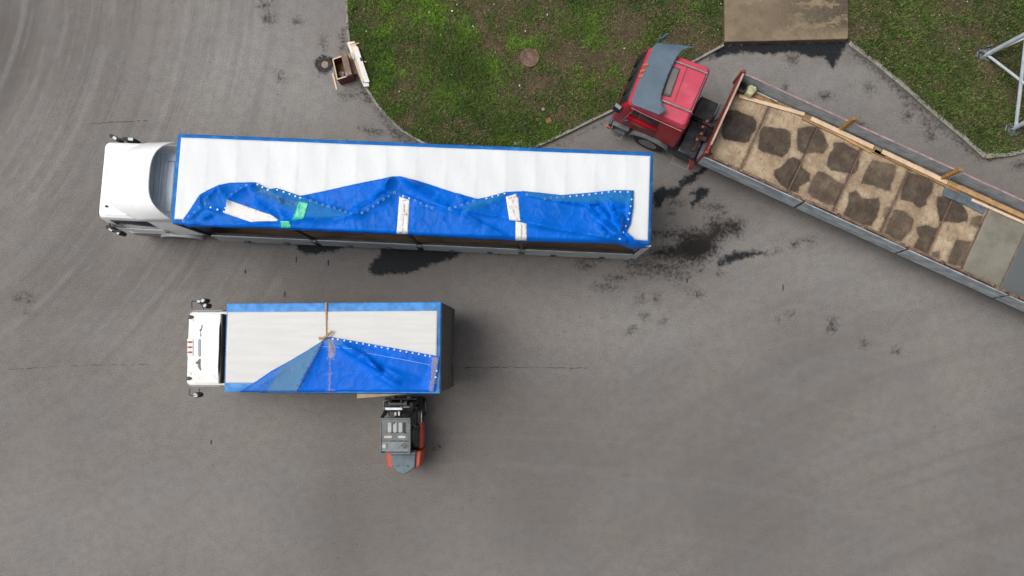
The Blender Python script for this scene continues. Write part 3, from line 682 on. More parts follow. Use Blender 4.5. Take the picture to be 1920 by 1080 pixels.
# roof wind deflector: rises to the rear, open behind, sides sweep back
def send(b): u = abs(2*b-1); return -.80+.55*u**3.0
def defl(a, b):
    u = abs(2*b-1); se = send(b); s0 = -2.46+1.15*u**3.2
    s = s0+(se-s0)*a; t = .16+2.38*b
    crown = 1-u**7
    z = 2.95+(.05+.78*(a**.8))*crown+.20*a*(1-crown)
    return TA(s, t, min(z, 3.96))
m = MB(); m.grid(defl, 26, 34); 
for i, f in enumerate(m.f):
    m.f[i] = f
dfl = m.build('wind_deflector', WHITE, A, solid=.035, angle=50)
m = MB()
for t0, t1, s0, s1, z in ((.35, 2.2, -1.0, -.86, 3.09), (.35, 2.2, -.78, -.7, 3.11), (.45, 1.95, -.62, -.42, 3.13), (.3, 2.25, -.36, -.3, 3.12), (1.95, 2.2, -.64, -.38, 3.16)):
    m.box(TA, s0, s1, t0, t1, 3.02, z)
m.build('roof_step', SHADEW, cabA, bevel=.02)
m = MB(); m.box(TA, -.85, -.28, .28, 2.26, 3.02, 3.085); m.build('rear_roof_panel', M('shaded_white_plastic', (.74, .77, .78), .5, var=.06), cabA, bevel=.02)
for k, (t, nm) in enumerate(((.14, 'door'), (2.38, 'door'))):
    sg = -1 if t < 1 else 1; m = MB(); y0 = t+sg*(-.0) ; m.box(TA, -2.4, -1.15, *( (.055, .078) if sg < 0 else (2.462, 2.482)), 1.05, 1.95); d = m.build('door', WHITE, A, bevel=.008)
    m = MB(); m.box(TA, -1.25, -1.12, *((.035, .055) if sg < 0 else (2.482, 2.50)), 1.6, 1.64); m.build('handle', BLACK, d)
    f = (lambda a, b, sg=sg: TA(-2.36+1.1*a, (.085-.006+.10*b if sg < 0 else 2.475+.006+.02*b), 2.0+.76*b)) ; m = MB(); m.grid(f, 2, 2); m.build('side_window', GLASS, A, solid=.006*(-sg))
f = lambda a, b: TA(-2.745+.08*b-.01, .3+1.94*a, 2.02+.78*b); m = MB(); m.grid(f, 4, 2); m.build('windscreen', GLASS, A, solid=.006)
def mirrorA(side):
    m = MB(); t = -.0 if side < 0 else 2.52; sg = side
    px = [(205, 419), (207, 427), (216, 433), (228, 434)] if side < 0 else [(219, 262), (226, 261), (236, 263), (240, 266)]
    z = 2.35; m.tube([P(*p, z) for p in px], .035, 6); a = m.build('mirror_arm', BLACK, A)
    hp = [((205, 426), (219, 434), .12), ((222, 434), (231, 440), .12)] if side < 0 else [((212, 256), (226, 265), .1), ((236, 263), (258, 265), .1)]
    for p, q, r in hp:
        m = MB(); p3, q3 = Vector(P(*p, 2.1)), Vector(P(*q, 2.1)); m.bar(p3, q3, r, .42); h = m.build('mirror', BLACK, A, bevel=.03)
        mid = (p3+q3)/2; m = MB(); m.bar(mid+Vector((.0, 0, .212)), mid+(q3-p3)*.42+Vector((0, 0, .212)), r*.8, .006); m.build('glass', MIRR, h)
mirrorA(-1); mirrorA(1)
m = MB(); x, y, z = P(200, 387, 3.0); m.disc((x, y, 3.0), .035, .04, 10); m.build('aerial_base', BLACK, A)
# chassis, wheels
m = MB(); m.box(TA, -2.2, 12.9, .78, .95, .62, .95); m.box(TA, -2.2, 12.9, 1.6, 1.77, .62, .95)
for s in np.arange(.5, 12.9, 1.5): m.box(TA, s, s+.1, .95, 1.6, .7, .9)
m.build('chassis', DARK, A)
ax = Vector(TA(0, 1, 0))-Vector(TA(0, 0, 0))
for s in (-1.25, 2.0, 9.6, 10.9, 12.2):
    for t in (.22, 2.33): wheel(TA(s, t, .5), ax, .5, .32, A)
for t in (.0, 2.28):
    m = MB(); m.grid(lambda a, b, t=t: TA(-1.25+.66*math.cos(math.pi*(1-a)), t+.27*b, .42+.60*math.sin(math.pi*a)), 12, 1)
    m.build('wheel_arch', M('white_arch', (.6, .6, .6), .5), A, solid=.02)
m = MB(); m.box(TA, .1, 1.1, .1, .6, .55, 1.0); m.build('fuel_tank', ALU, A, bevel=.08)
# trailer bed
m = MB(); m.box(TA, .02, LA-.03, .1, WA-.1, 1.0, 1.25); m.build('load_floor', BROWNF, A)
m = MB(); m.box(TA, .0, LA, -.02, .10, 1.02, 1.22); m.box(TA, .0, LA, WA-.10, WA+.02, 1.02, 1.22); m.build('side_rail', DARK, A)
posts = [0.06, 3.3, 6.55, 9.75, LA-.06]
for i in range(4):
    a, b = posts[i]+.10, posts[i+1]-.10
    m = MB(); m.loft([[TA(a, -.055, .84), TA(b, -.055, .84), TA(b, -.025, .84), TA(a, -.025, .84)], [TA(a, -.005, 1.62), TA(b, -.005, 1.62), TA(b, .03, 1.62), TA(a, .03, 1.62)]])
    d = m.build('dropside', ALU, A, bevel=.005)
    m = MB(); m.box(TA, a, b, .035, .10, 1.225, 1.66); m.build('inner_dark_strip', DARK, d)  # dark strip along the inside of each near dropside
    for s in (a+.9, b-.9):
        m = MB(); m.box(TA, s-.08, s+.08, -.09, -.05, .9, 1.1); m.build('hinge', DARK, d)
    m = MB(); m.box(TA, a, b, WA-.03, WA+.02, 1.23, 1.9); m.build('dropside', ALU, A, bevel=.005)
    for zz in (2.5,):
        m = MB(); m.box(TA, a, b, WA-.09, WA-.05, zz, zz+.12); m.build('side_slat', OLDW, A)
for s in posts:
    for t, nm in ((.04, 0), (WA-.06, 1)):
        m = MB(); m.box(TA, s-.045, s+.045, t-.04, t+.04, 1.2, 3.86); m.build('post', DARK, A, bevel=.006)
for s in posts[1:4]:
    m = MB(); m.box(TA, s-.11, s+.11, -.035, .03, 1.35, 1.68); q = m.build('post_latch', M('worn_latch', (.16, .14, .13), .5, var=.4, sc=12), A, bevel=.01)
    m = MB()
    for k in (-.07, .07): m.box(TA, s+k-.018, s+k+.018, -.05, -.036, 1.6, 1.72)
    m.build('bolt', STEEL, q)
# front bulkhead and rear frame
m = MB(); m.box(TA, .01, .06, .08, WA-.08, 1.26, 3.85); m.build('front_bulkhead', ALU, A)
m = MB(); m.box(TA, LA-.12, LA-.06, .1, WA-.1, 1.26, 3.85); m.build('rear_doors', ALU, A)
m = MB(); m.box(TA, LA-.16, LA+.0, -.03, .0, 1.0, 3.9); m.build('rear_corner_post', M('pale_post', (.45, .5, .5), .4, metal=.3), A)
m = MB(); m.tube([TA(LA+.03, -.0, .95), TA(LA+.03, 0.0, 3.8)], .02, 6); m.build('curtain_pole', STEEL, A)
for s in np.arange(.9, 13, .835):
    m = MB(); m.box(TA, s-.02, s+.02, .1, WA-.1, 3.84, 3.89); m.build('roof_bow', ALU, A)
# north curtain and front/back sheets
m = MB(); m.box(TA, 0, LA, WA-.02, WA+.0, 1.15, 3.9); m.build('side_curtain', BLUERIM, A)
# blue rim
def rimring(o_, z, r0): return rr(TA, -o_, LA+o_, -o_, WA+o_, r0, z, 5)
m = MB(); m.loft([rimring(-.0, 3.72, .1), rimring(.0, 3.95, .1), rimring(-.03, 3.985, .1), rimring(-.2, 3.99, .08)], cap=False); m.build('roof_edge', BLUERIM, A, angle=50)
RA = roof_mat('white_roof_vinyl', (.69, .71, .72), (.625, .65, .66), .8, (1.3, .35, 1))
def roofA(a, b):
    s = .13+(LA-.215)*a; t = .11+(WA-.23)*b
    e = min(s-.1, LA-.1-s, .5)/.5
    fr = ((s-.065)/.835) % 1; k = -.017*math.sin(math.pi*fr)**.6*math.sin(math.pi*b)**.5
    k += .004*math.sin(9*s+3*t)+.006*math.sin(2.3*s+5*t)
    return TA(s, t, 4.01+max(e, 0)**.5*.02+k*min(1, max(e, 0)*2))
m = MB(); m.grid(roofA, 320, 40); ss = np.repeat(.13+(LA-.215)*np.arange(321)/320, 41); fr_ = np.abs(((ss-.065)/.835+.5) % 1-.5)*.835
m.build('roof_sheet', RA, A, solid=.012, angle=60, attrs=dict(bow=np.exp(-(fr_/.06)**2)))
# folded curtain on the roof
outA = [(335, 418), (340, 415), (352.5, 400), (374, 366), (390, 356), (410, 347.5), (432.5, 342.5), (470, 342), (481, 342.5), (505, 355.5), (520, 353), (562, 367), (570, 366), (645, 350), (695, 339), (736, 331.5), (750, 331),
        (799, 344), (851, 361), (895, 373), (916, 369), (947.5, 360), (981, 358.5), (1052, 366), (1098.5, 362), (1150.6, 356.7), (1188, 357), (1187, 386), (1182, 420), (1174, 435), (1187, 449.6), (1197, 455), (1218, 458.5),
        (1216, 462), (1200, 464), (1190, 464), (1166, 459), (1158, 456.5), (988, 451.5), (765, 440), (742, 439), (545, 429), (525, 428), (395, 425.5), (350, 425)]
ZT = 4.07
def edge_line(px): return 424+ (px-350)*(457-424)/(1190-350)
def baseA(px, py):                       # curtain rolls over the roof edge
    d = edge_line(px)-py                 # positive inside the roof
    return np.where(d < 5, -.012*(5-np.clip(d, -8, 5))**1.45, 0)-.02*np.clip(1-(py-331)/30, 0, 1)*0
cr = [((736, 332), (722, 356), .10, 4, 9), ((722, 356), (697, 376), .08, 3, 8), ((697, 376), (655, 398), .05, 3, 10), ((750, 333), (790, 352), .06, 8, 3), ((760, 338), (812, 372), .07, 3, 10), ((812, 372), (842, 390), .06, 2.5, 9),
      ((562, 368), (612, 386), .03, 8, 2), ((612, 386), (655, 400), .035, 8, 2), ((655, 400), (680, 397), .035, 8, 2), ((680, 397), (738, 361), .03, 8, 2), ((754, 364), (800, 384), .03, 8, 2), ((800, 384), (843, 394), .035, 8, 2), ((843, 394), (866, 396), .04, 7, 2),
      ((866, 397), (915, 380), .05, 7, 2), ((915, 380), (948, 364), .03, 7, 3), ((866, 398), (905, 420), .045, 9, 2.5), ((905, 420), (955, 447), .04, 10, 2.5), ((868, 396), (940, 408), .03, 2.5, 10), ((940, 408), (1040, 428), .03, 3, 14), ((988, 422), (1100, 440), .04, 2.5, 12), ((1100, 440), (1160, 452), .04, 2.5, 10),
      ((855, 355), (866, 372), .03, 3, 6), ((866, 372), (869, 382), .03, 3, 6), ((985, 365), (1040, 377), .03, 2, 8), ((1040, 377), (1098, 386), .045, 2, 9), ((1098, 386), (1124, 384), .06, 2, 7), ((1098, 386), (1125, 410), .06, 3, 6), ((1125, 410), (1160, 438), .09, 3, 8),
      ((1120, 388), (1142, 412), .08, 4, 5), ((1142, 380), (1150, 398), .06, 4, 6), ((1150, 398), (1163, 432), .09, 4, 6), ((1166, 400), (1150, 420), .06, 3, 7), ((1168, 405), (1160, 440), .07, 5, 4), ((1120, 420), (1138, 442), .06, 5, 4), ((1138, 445), (1160, 440), .04, 3, 6),
      ((1160, 436), (1175, 458), .08, 4, 5), ((1172, 437), (1200, 458), .07, 4, 4), ((1180, 458), (1214, 458), .05, 3, 4), ((1182, 360), (1176, 420), .03, 3, 5), ((1130, 372), (1172, 392), .045, 2.5, 9), ((1145, 356), (1176, 372), .02, 3, 6),
      ((377, 366), (380, 390), .06, 3, 6), ((385, 380), (408, 352), .05, 8, 3), ((410, 348), (432, 376), .07, 3, 7), ((432, 376), (426, 384), .06, 3, 5), ((462, 350), (430, 373), .05, 2.5, 7), ((384, 388), (420, 400), .05, 2.5, 8), ((352, 415), (385, 388), .035, 3, 7), ((380, 412), (400, 404), .05, 2.5, 5),
      ((470, 345), (486, 360), .06, 3, 5), ((480, 358), (560, 388), .045, 2, 8), ((478, 376), (500, 396), .045, 3, 5), ((500, 396), (524, 414), .05, 3, 6), ((525, 371), (532, 382), .06, 3, 4), ((525, 396), (536, 412), .03, 3, 5), ((345, 420), (420, 425), .03, 4, 3),
      ((524, 414.5), (640, 408), .05, 7, 1.5), ((640, 408), (690, 396), .03, 6, 2), ((440, 420), (524, 415), .03, 6, 2), ((505, 356), (520, 362), .03, 3, 4), ((640, 355), (700, 348), .012, 20, 12), ((990, 390), (1090, 400), .015, 14, 14), ((620, 425), (780, 432), .012, 10, 6)]
hfA = surf_h(cr, 5, .022, baseA)
TARPA = tarp_mat('bright_blue_curtain', (.0, .105, .50), (.012, .15, .43), (.20, .27, .38))
fadeA = fmax(inpoly([(985, 360), (1052, 367), (1100, 363), (1188, 357), (1186, 386), (1150, 378), (1100, 380), (1040, 377), (990, 368)], 6), inpoly([(880, 382), (947, 361), (950, 368), (900, 392), (868, 398)], 6),
             inpoly([(484, 345), (562, 367), (600, 384), (640, 398), (650, 403), (600, 412), (540, 392), (480, 362)], 8), lambda a, b: .35*inpoly([(352, 420), (372, 372), (440, 346), (470, 345), (430, 380), (520, 420)], 10)(a, b))
grimeA = fmax(lambda a, b: .42*inpoly([(484, 350), (530, 368), (562, 378), (556, 392), (520, 380), (482, 362)], 4)(a, b), lambda a, b: .2*inpoly([(575, 384), (620, 388), (612, 404), (570, 404)], 6)(a, b), lambda a, b: .25*inpoly([(1060, 372), (1180, 362), (1170, 372), (1070, 380)], 5)(a, b))
cur = sheet('folded_curtain', outA, ZT, .036, hfA, TARPA, A, fields=dict(fade=fadeA, grime=grimeA)); tag(cur, 'bright blue side curtain thrown up onto the roof')
def patch(name, px, mat, par, hf=hfA, z=ZT, off=.014): return sheet(name, px, z, .045, hf, mat, par, off=off, solid=.004)
patch('repair_patch', [(428.3, 375), (509.7, 404), (524, 412.7), (522.7, 415.3), (485, 415.3), (472, 417), (422.4, 400.3)], PATCH, cur)
patch('green_patch', [(561.8, 377.5), (578.7, 382), (569.6, 412), (548, 412)], GREEN, cur); patch('green_patch', [(526.6, 415.5), (545, 415.5), (546.5, 428), (528, 427.5)], GREEN, cur, off=.018)
p2 = patch('repair_patch', [(749, 369), (768.4, 376), (764.7, 438.5), (743.9, 438)], PATCH, cur)
p3 = patch('repair_patch', [(948.3, 369.3), (967.7, 363.7), (969.2, 369.9), (971.8, 370.9), (975.8, 416.2), (955, 413.6)], PATCH, cur, off=.018)
p4 = patch('repair_patch', [(966.7, 415.7), (976.3, 417.7), (987.5, 420.3), (987.8, 450), (966.5, 450)], PATCH, cur, off=.016)
def strokes(par, segs, wd=.9, mat=INK, hf=hfA, z=ZT, off=.028):
    m = MB()
    for (a, b) in segs:
        L = math.hypot(b[0]-a[0], b[1]-a[1]); n = max(1, int(L/2)); nx, ny = -(b[1]-a[1])/L*wd/2, (b[0]-a[0])/L*wd/2
        vs = []
        for i in range(n+1):
            x = a[0]+(b[0]-a[0])*i/n; y = a[1]+(b[1]-a[1])*i/n
            hh = z+off+float(hf(np.array([x]), np.array([y]))[0])
            vs += [P(x-nx, y-ny, hh), P(x+nx, y+ny, hh)]
        m.add(vs, [(2*i, 2*i+1, 2*i+3, 2*i+2) for i in range(n)])
    return m.build('faded_print', mat, par)
Zp = lambda pts: [tuple(ZP((730, 350), 10.8, s)) for s in pts]
strokes(p2, Zp([((290, 330), (300, 520)), ((318, 370), (300, 420)), ((240, 570), (360, 560)), ((285, 600), (265, 790)), ((270, 830), (262, 930)), ((250, 290), (345, 270)), ((330, 530), (330, 580)), ((350, 530), (350, 585)), ((190, 910), (340, 915))]), .9)
Zq = lambda pts: [tuple(ZP((930, 350), 9.82, s)) for s in pts]
strokes(p3, Zq([((235, 190), (240, 225)), ((255, 185), (262, 225)), ((285, 180), (290, 215)), ((330, 175), (335, 205)), ((350, 170), (352, 205)), ((300, 240), (310, 320)), ((320, 230), (330, 300)), ((245, 360), (250, 400)), ((248, 400), (275, 398)), ((265, 358), (290, 352)), ((290, 355), (295, 400)), ((330, 345), (335, 390)), ((365, 340), (370, 385)), ((310, 410), (325, 490)), ((330, 410), (350, 550)), ((265, 575), (285, 570)), ((355, 580), (385, 575)), ((395, 560), (410, 600)), ((360, 605), (405, 600))]), .9)
strokes(p4, Zq([((465, 700), (462, 960)), ((478, 700), (475, 880))]), 1.0)
# eyelets
def ringm(mat, solid_):
    m = MB(); n = 10; r1 = .036; r0 = .020 if not solid_ else .0
    if solid_: m.disc((0, 0, 0), .027, .012, 10)
    else:
        c = lambda r, z: [(r*math.cos(6.2832*k/n), r*math.sin(6.2832*k/n), z) for k in range(n)]
        m.loft([c(r1, 0), c(r1*.8, .012), c(r0, .012), c(r0, 0)], cap=False)
    return m
ring_pts = [(344, 414), (354, 406), (364, 399), (374, 389), (385, 382), (434, 365), (444, 359), (452, 354), (462, 347), (582, 376), (594, 380), (605, 384), (616, 387), (627, 390), (638, 394), (648, 397), (659, 400), (679, 399), (690, 393), (700, 387), (709, 380), (719, 374), (729, 368), (740, 361),
            (778, 376), (789, 381), (800, 386), (811, 390), (843, 391), (854, 388), (866, 384), (877, 381), (888, 377), (988, 365), (1022, 373), (1033, 371), (1045, 370), (1057, 369)]
dot_pts = [(395, 389), (408, 393), (420, 397), (423, 390), (483, 346), (492, 351), (502, 356), (520, 356), (532, 360), (543, 364), (554, 368), (563, 371), (756, 368), (767, 372), (912, 372), (923, 369), (934, 366), (946, 363), (1069, 368), (1081, 367), (1093, 366), (1105, 365), (1117, 363), (1129, 362), (1141, 360), (1153, 359), (1163, 360), (1177, 360),
           (1184, 374), (1182, 387), (1180, 400), (1178, 411), (1173, 424), (1168, 436), (1162, 448)]
def eyelets(pts, proto, par, hf, z, name='eyelet'):
    first = None
    for a, b in pts:
        hh = z+.006+float(hf(np.array([a]), np.array([b]))[0]); c = P(a, b, hh)
        if first is None: first = proto.build(name, proto.mat, None, origin=(0, 0, 0)); first.parent = par; first.location = Vector(c)-WL[par.name]
        else: dup(first, c, par)
pr = ringm(0, False); pr.mat = M('dull_blue_eyelet', (.22, .34, .52), .5, var=.2, bmp=0); eyelets(ring_pts, pr, cur, hfA, ZT)
pr = ringm(0, True); pr.mat = GROMW; eyelets(dot_pts, pr, cur, hfA, ZT)

# ------------------------------------------------------------------ short truck
ZB = 3.6; LB, WB = 6.15, 2.57
TB = quadT([P(425, 569, ZB), P(827, 566, ZB), P(824.5, 738, ZB), P(420, 735.5, ZB)], LB, WB)
B = thing('canvas_truck', TB(2, 1.28, 0), 'short truck with white cab and cream canvas roof beside the forklift', 'truck')
m = MB(); m.loft([rr(TB, -1.60, -.12, .14, 2.40, .14, .9), rr(TB, -1.64, -.12, .12, 2.42, .16, 1.3), rr(TB, -1.62, -.12, .12, 2.42, .18, 1.95), rr(TB, -1.52, -.12, .12, 2.40, .16, 2.6), rr(TB, -1.46, -.12, .16, 2.36, .16, 2.72), rr(TB, -1.36, -.16, .24, 2.28, .16, 2.77)])
cabB = m.build('cab', WHITEB, B, angle=30)
m = MB(); m.loft([rr(TB, -1.68, -1.0, .1, 2.44, .12, .35), rr(TB, -1.72, -1.0, .08, 2.46, .18, .6), rr(TB, -1.68, -1.0, .1, 2.44, .18, .88)]); m.build('bumper', M('white_bumper', (.6, .6, .58), .5), B, angle=30)
def deflB(a, b):
    u = abs(2*b-1); s0 = -.98+.62*u**3.2; se = -.40+.02*(1-u); s = s0+(se-s0)*a; t = .20+2.1*b; cr_ = (1-u**6)
    return TB(s, t, 2.74+(.04+.36*a**.7)*cr_)
m = MB(); m.grid(deflB, 20, 36); dB = m.build('wind_deflector', WHITE, B, solid=.025, angle=50)
m = MB(); m.box(TB, -.33, -.1, .2, 2.32, 2.6, 2.79); m.build('rear_roof_panel', M('pale_grey_plastic', (.5, .54, .52), .6, var=.08, sc=6), B, bevel=.01)
m = MB(); m.box(TB, -.36, -.02, 1.17, 1.2, 2.8, 2.83); m.box(TB, -.36, -.02, 1.26, 1.29, 2.8, 2.83); m.build('brace', DARK, dB)
m = MB(); m.box(TB, -.39, -.34, .22, 2.3, 2.78, 3.05); m.build('deflector_gap_shade', DARK, dB)  # dark box painting the shade in the open gap behind the deflector
m = MB(); m.box(TB, -.24, -.06, 1.98, 2.3, 2.75, 2.95); m.build('air_intake', BLACK, B, bevel=.04)
m = MB(); x, y, z = TB(-.15, .36, 2.8); m.disc((x, y, 2.79), .1, .06, 12); m.build('horn', BLACK, B)
z = 2.775
m = MB(); m.pprism([(351, 635), (361.5, 635), (361.5, 668), (351, 668)], 2.70, 2.80); lp = m.build('lamp_bar', WHITEB, cabB, bevel=.01)
for y in (641.5, 651, 660.5):
    m = MB(); c = P(356, y, 2.8); m.loft([[(c[0]+.07*k*math.cos(a), c[1]+.035*k*math.sin(a), zz) for a in np.linspace(0, 6.283, 13)[:-1]] for k, zz in ((1, 2.8), (.9, 2.835), (.4, 2.85))]); m.build('marker_lamp', REDLAMP, B)
for p, q in (((357, 592), (357, 597)), ((353.5, 707), (353.5, 712))):
    m = MB(); m.lathe(P(p[0], (p[1]+q[1])/2, 2.79), (1, 0, 0), [(-.05, .05), (0, .06), (.08, .03)], 10); m.build('roof_horn', M('slate_horn', (.06, .07, .09), .5), B)
for cx, cy in ((359.5, 601), (355, 700)):
    m = MB(); pp = [(cx-4, cy-3), (cx+2.5, cy-2.5), (cx+2.5, cy+2.5)]; m.tube([P(*p, 2.785) for p in pp], .006, 5); m.build('cable', INK, B)
m = MB(); m.pprism([(372.5, 635.5), (375.5, 635.5), (375.5, 668.5), (372.5, 668.5), (371, 664), (371, 640)], 2.70, 2.79); m.build('roof_hatch', M('slate_hatch', (.13, .18, .24), .3), B, bevel=.008)
Z4 = lambda pts: ZP((320, 540), 4.91, pts)
for poly in ([(225, 690), (250, 670), (262, 650), (274, 655), (272, 700), (276, 760), (262, 745), (248, 720), (256, 705), (240, 700)], [(285, 335), (292, 345), (284, 380), (275, 400), (280, 440), (272, 450), (274, 400), (262, 390), (280, 370)]):
    m = MB(); m.pprism(Z4(poly), 2.7, 2.785); m.build('torn_sticker', M('sticker_black', (.12, .11, .11), .6, var=.5, sc=25), cabB)
for sg in (-1, 1):
    lo, hi = ((.085, .115) if sg < 0 else (2.425, 2.455)); m = MB(); m.box(TB, -1.45, -.5, lo, hi, 1.0, 1.85); d = m.build('door', WHITEB, B, bevel=.008)
    m = MB(); m.box(TB, -.68, -.56, lo-.015*(sg < 0), hi+.015*(sg > 0), 1.5, 1.54); m.build('handle', BLACK, d)
    m = MB(); m.box(TB, -1.42, -.55, *((.100, .118) if sg < 0 else (2.415, 2.435)), 1.95, 2.5); m.build('side_window', GLASS, B)
f = lambda a, b: TB(-1.635+.10*b, .28+1.98*a, 1.95+.62*b); m = MB(); m.grid(f, 4, 2); m.build('windscreen', GLASS, B, solid=.006)
def mirrB(arm, heads, z):
    m = MB(); m.tube([P(*p, z) for p in arm], .014, 6); m.build('mirror_arm', BLACK, B)
    for (c, rx, ry, an) in heads:
        e = ell(c[0], c[1], rx, ry, an, 14); m = MB(); q = ccw([P(*p, z)[:2] for p in e]); m.prism(q, z-.35, z); h = m.build('mirror', DARK, B, bevel=.015)
        e = ell(c[0]-1, c[1], rx*.75, ry*.7, an, 12); m = MB(); m.prism(ccw([P(*p, z)[:2] for p in e]), z+.001, z+.01); m.build('glass', MIRR, h)
mirrB([(360, 579), (359.5, 566), (361, 564.5), (368, 565), (379, 572), (382, 580)], [((373, 565.5), 5, 3.6, -15), ((381, 563.5), 5, 4, -40), ((385, 573), 5, 3.6, -60)], 2.3)
mirrB([(356, 728), (355.5, 740), (358, 741.5), (366, 741.5), (373, 739), (374, 728)], [((367.5, 741), 5.5, 5, 20)], 2.3)
m = MB(); m.box(TB, -1.4, 5.9, .8, .95, .6, .9); m.box(TB, -1.4, 5.9, 1.62, 1.77, .6, .9); m.build('chassis', DARK, B)
axb = Vector(TB(0, 1, 0))-Vector(TB(0, 0, 0))
for s in (-.75, 4.3):
    for t in (.28, 2.29): wheel(TB(s, t, .46), axb, .46, .28, B)
m = MB(); m.box(TB, .02, LB-.02, .04, WB-.04, .95, 1.12); m.build('load_floor', BROWNF, B)
m = MB(); m.box(TB, .0, .05, .03, WB-.03, 1.12, 3.5); m.build('front_bulkhead', REAR, B)
m = MB(); m.box(TB, 0, LB, WB-.03, WB, .95, 3.52); m.build('side_curtain', BLUEFADE, B)
for s in (.06, 2.05, 4.05, LB-.1):
    m = MB(); m.box(TB, s-.03, s+.03, .03, .10, 1.12, 3.5); m.build('post', DARK, B)
m = MB()
def rearB(a, b): z = 1.0+2.5*b; return TB(LB-.02+.10*(1-b)+.05*math.sin(math.pi*b)+.012*math.sin(14*a+5*b), .05+(WB-.10)*a, z)
m.grid(rearB, 30, 14); m.build('rear_canvas', REAR, B, solid=.02)
m = MB(); m.box(TB, LB+.02, LB+.14, .06, WB-.06, .85, 1.05); m.build('rear_bumper', M('olive_steel', (.08, .08, .065), .6, var=.3), B, bevel=.02)
m = MB(); m.loft([rr(TB, 0, LB, 0, WB, .03, 3.35, 2), rr(TB, 0, LB, 0, WB, .03, 3.57, 2), rr(TB, .03, LB-.03, .03, WB-.03, .03, 3.6, 2), rr(TB, .3, LB-.3, .3, WB-.3, .03, 3.605, 2)], cap=False); m.build('roof_edge', BLUEFADE, B, angle=50)
RB = roof_mat('cream_canvas', (.60, .595, .58), (.555, .55, .53), 2.5, (.25, 3, 1))
def roofB(a, b):
    s = .045+(LB-.14)*a; t = .27+(WB-.52)*b; return TB(s, t, 3.612+.02*math.sin(math.pi*b)+.004*math.sin(4*s+2*t)+.003*math.sin(22*t+s))
m = MB(); m.grid(roofB, 110, 60); m.build('roof_sheet', RB, B, solid=.01, angle=60)
outB = [(448, 735), (479, 716), (509, 695.5), (536, 680.5), (574.6, 658), (605, 638.5), (613, 633), (622.5, 632.5), (665, 639.5), (740, 653), (814, 666.6), (823.5, 669), (822, 690), (817, 715), (815, 735), (811, 741), (700, 739.5), (580, 738.5), (500, 737.5)]
def baseB(px, py): d = 736-py; return np.where(d < 4, -.012*(4-np.clip(d, -6, 4))**1.5, 0)
crB = [((606, 640), (556, 734), .03, 2, 8), ((556, 734), (606, 640), .012, 3, 3), ((626, 640), (672, 672), .05, 2.5, 9), ((672, 672), (718, 696), .09, 2, 9), ((640, 642), (690, 668), .05, 8, 2.5), ((690, 668), (722, 700), .07, 7, 2), ((718, 698), (752, 722), .05, 2.5, 9), ((722, 688), (775, 716), .03, 8, 3), ((700, 700), (750, 732), .025, 3, 10), ((735, 694), (790, 712), .02, 8, 5),
       ((655, 645), (740, 672), .012, 6, 6), ((760, 668), (808, 690), .012, 8, 6), ((615, 634), (625, 660), .03, 5, 5), ((812, 668), (806, 736), .02, 4, 6), ((480, 728), (540, 690), .02, 8, 12), ((560, 680), (575, 700), .015, 6, 8)]
hfB = surf_h(crB, 21, .014, baseB)
TARPB = tarp_mat('blue_canvas_side', (.0, .105, .54), (.085, .20, .36), (.33, .27, .26))
fadeB = fmax(inpoly([(530, 684), (605, 640), (556, 734), (500, 734)], 22), lambda a, b: .42*inpoly([(448, 735), (536, 680), (560, 700), (520, 738)], 10)(a, b), lambda a, b: .5*inpoly([(600, 632), (640, 634), (650, 646), (620, 650), (604, 646)], 6)(a, b))
grimeB = fmax(lambda a, b: .85*inpoly([(615, 634), (626, 638), (630, 655), (626, 672), (615, 672)], 6)(a, b), lambda a, b: .50*inpoly([(615.5, 672), (622, 672), (621, 735), (615.5, 735)], 4)(a, b), lambda a, b: .5*inpoly([(611, 671), (628, 671), (628, 675), (611, 675)], 3)(a, b),
              lambda a, b: .45*inpoly([(611, 699), (626, 699), (626, 703), (611, 703)], 3)(a, b), lambda a, b: .5*inpoly([(608, 729), (630, 729), (630, 734), (608, 734)], 3)(a, b), lambda a, b: .75*inpoly([(810, 668), (824, 670), (820, 690), (812, 738), (804, 738), (808, 700)], 6)(a, b), lambda a, b: .5*inpoly([(797, 700), (802, 700), (802, 706), (797, 706)], 4)(a, b), lambda a, b: .22*inpoly([(530, 690), (600, 645), (560, 725), (520, 730)], 20)(a, b))
curB = sheet('folded_canvas', outB, 3.66, .036, hfB, TARPB, B, fields=dict(fade=fadeB, grime=grimeB)); tag(curB, 'blue canvas side pulled up onto the cream roof by a strap')
pts = ZP((590, 620), 7.68, [(262, 118), (333, 125), (427, 142), (517, 158), (608, 175), (700, 190), (786, 207), (878, 223), (966, 240), (1055, 257), (1146, 272), (1235, 290), (1323, 306), (1411, 322), (1500, 338), (1592, 355), (1660, 367), (1757, 577), (1741, 668)])
pr = ringm(0, True); pr.mat = GROMW; eyelets(pts, pr, curB, hfB, 3.66)
pr = MB(); pr.disc((0, 0, 0), .028, .012, 8); pr.mat = DARK; eyelets([(604, 641), (598, 652), (593, 659), (588, 669), (582, 681), (576, 690), (570, 701), (564, 712), (558, 723)], pr, curB, hfB, 3.66, 'rivet')
LINE = M('pale_stitching', (.25, .45, .75), .6, bmp=0)
def st(segs, wd, mat, nm): o = strokes(curB, segs, wd, mat, hfB, 3.66, .010); o.name = nm; return o
st([((604, 650), (636, 651)), ((636, 651), (660, 654)), ((688, 662), (760, 675)), ((760, 675), (806, 684))], .7, LINE, 'stitching'); st([((606, 641), (557, 733))], 1.0, M('dark_seam', (.01, .03, .12), .6), 'seam')
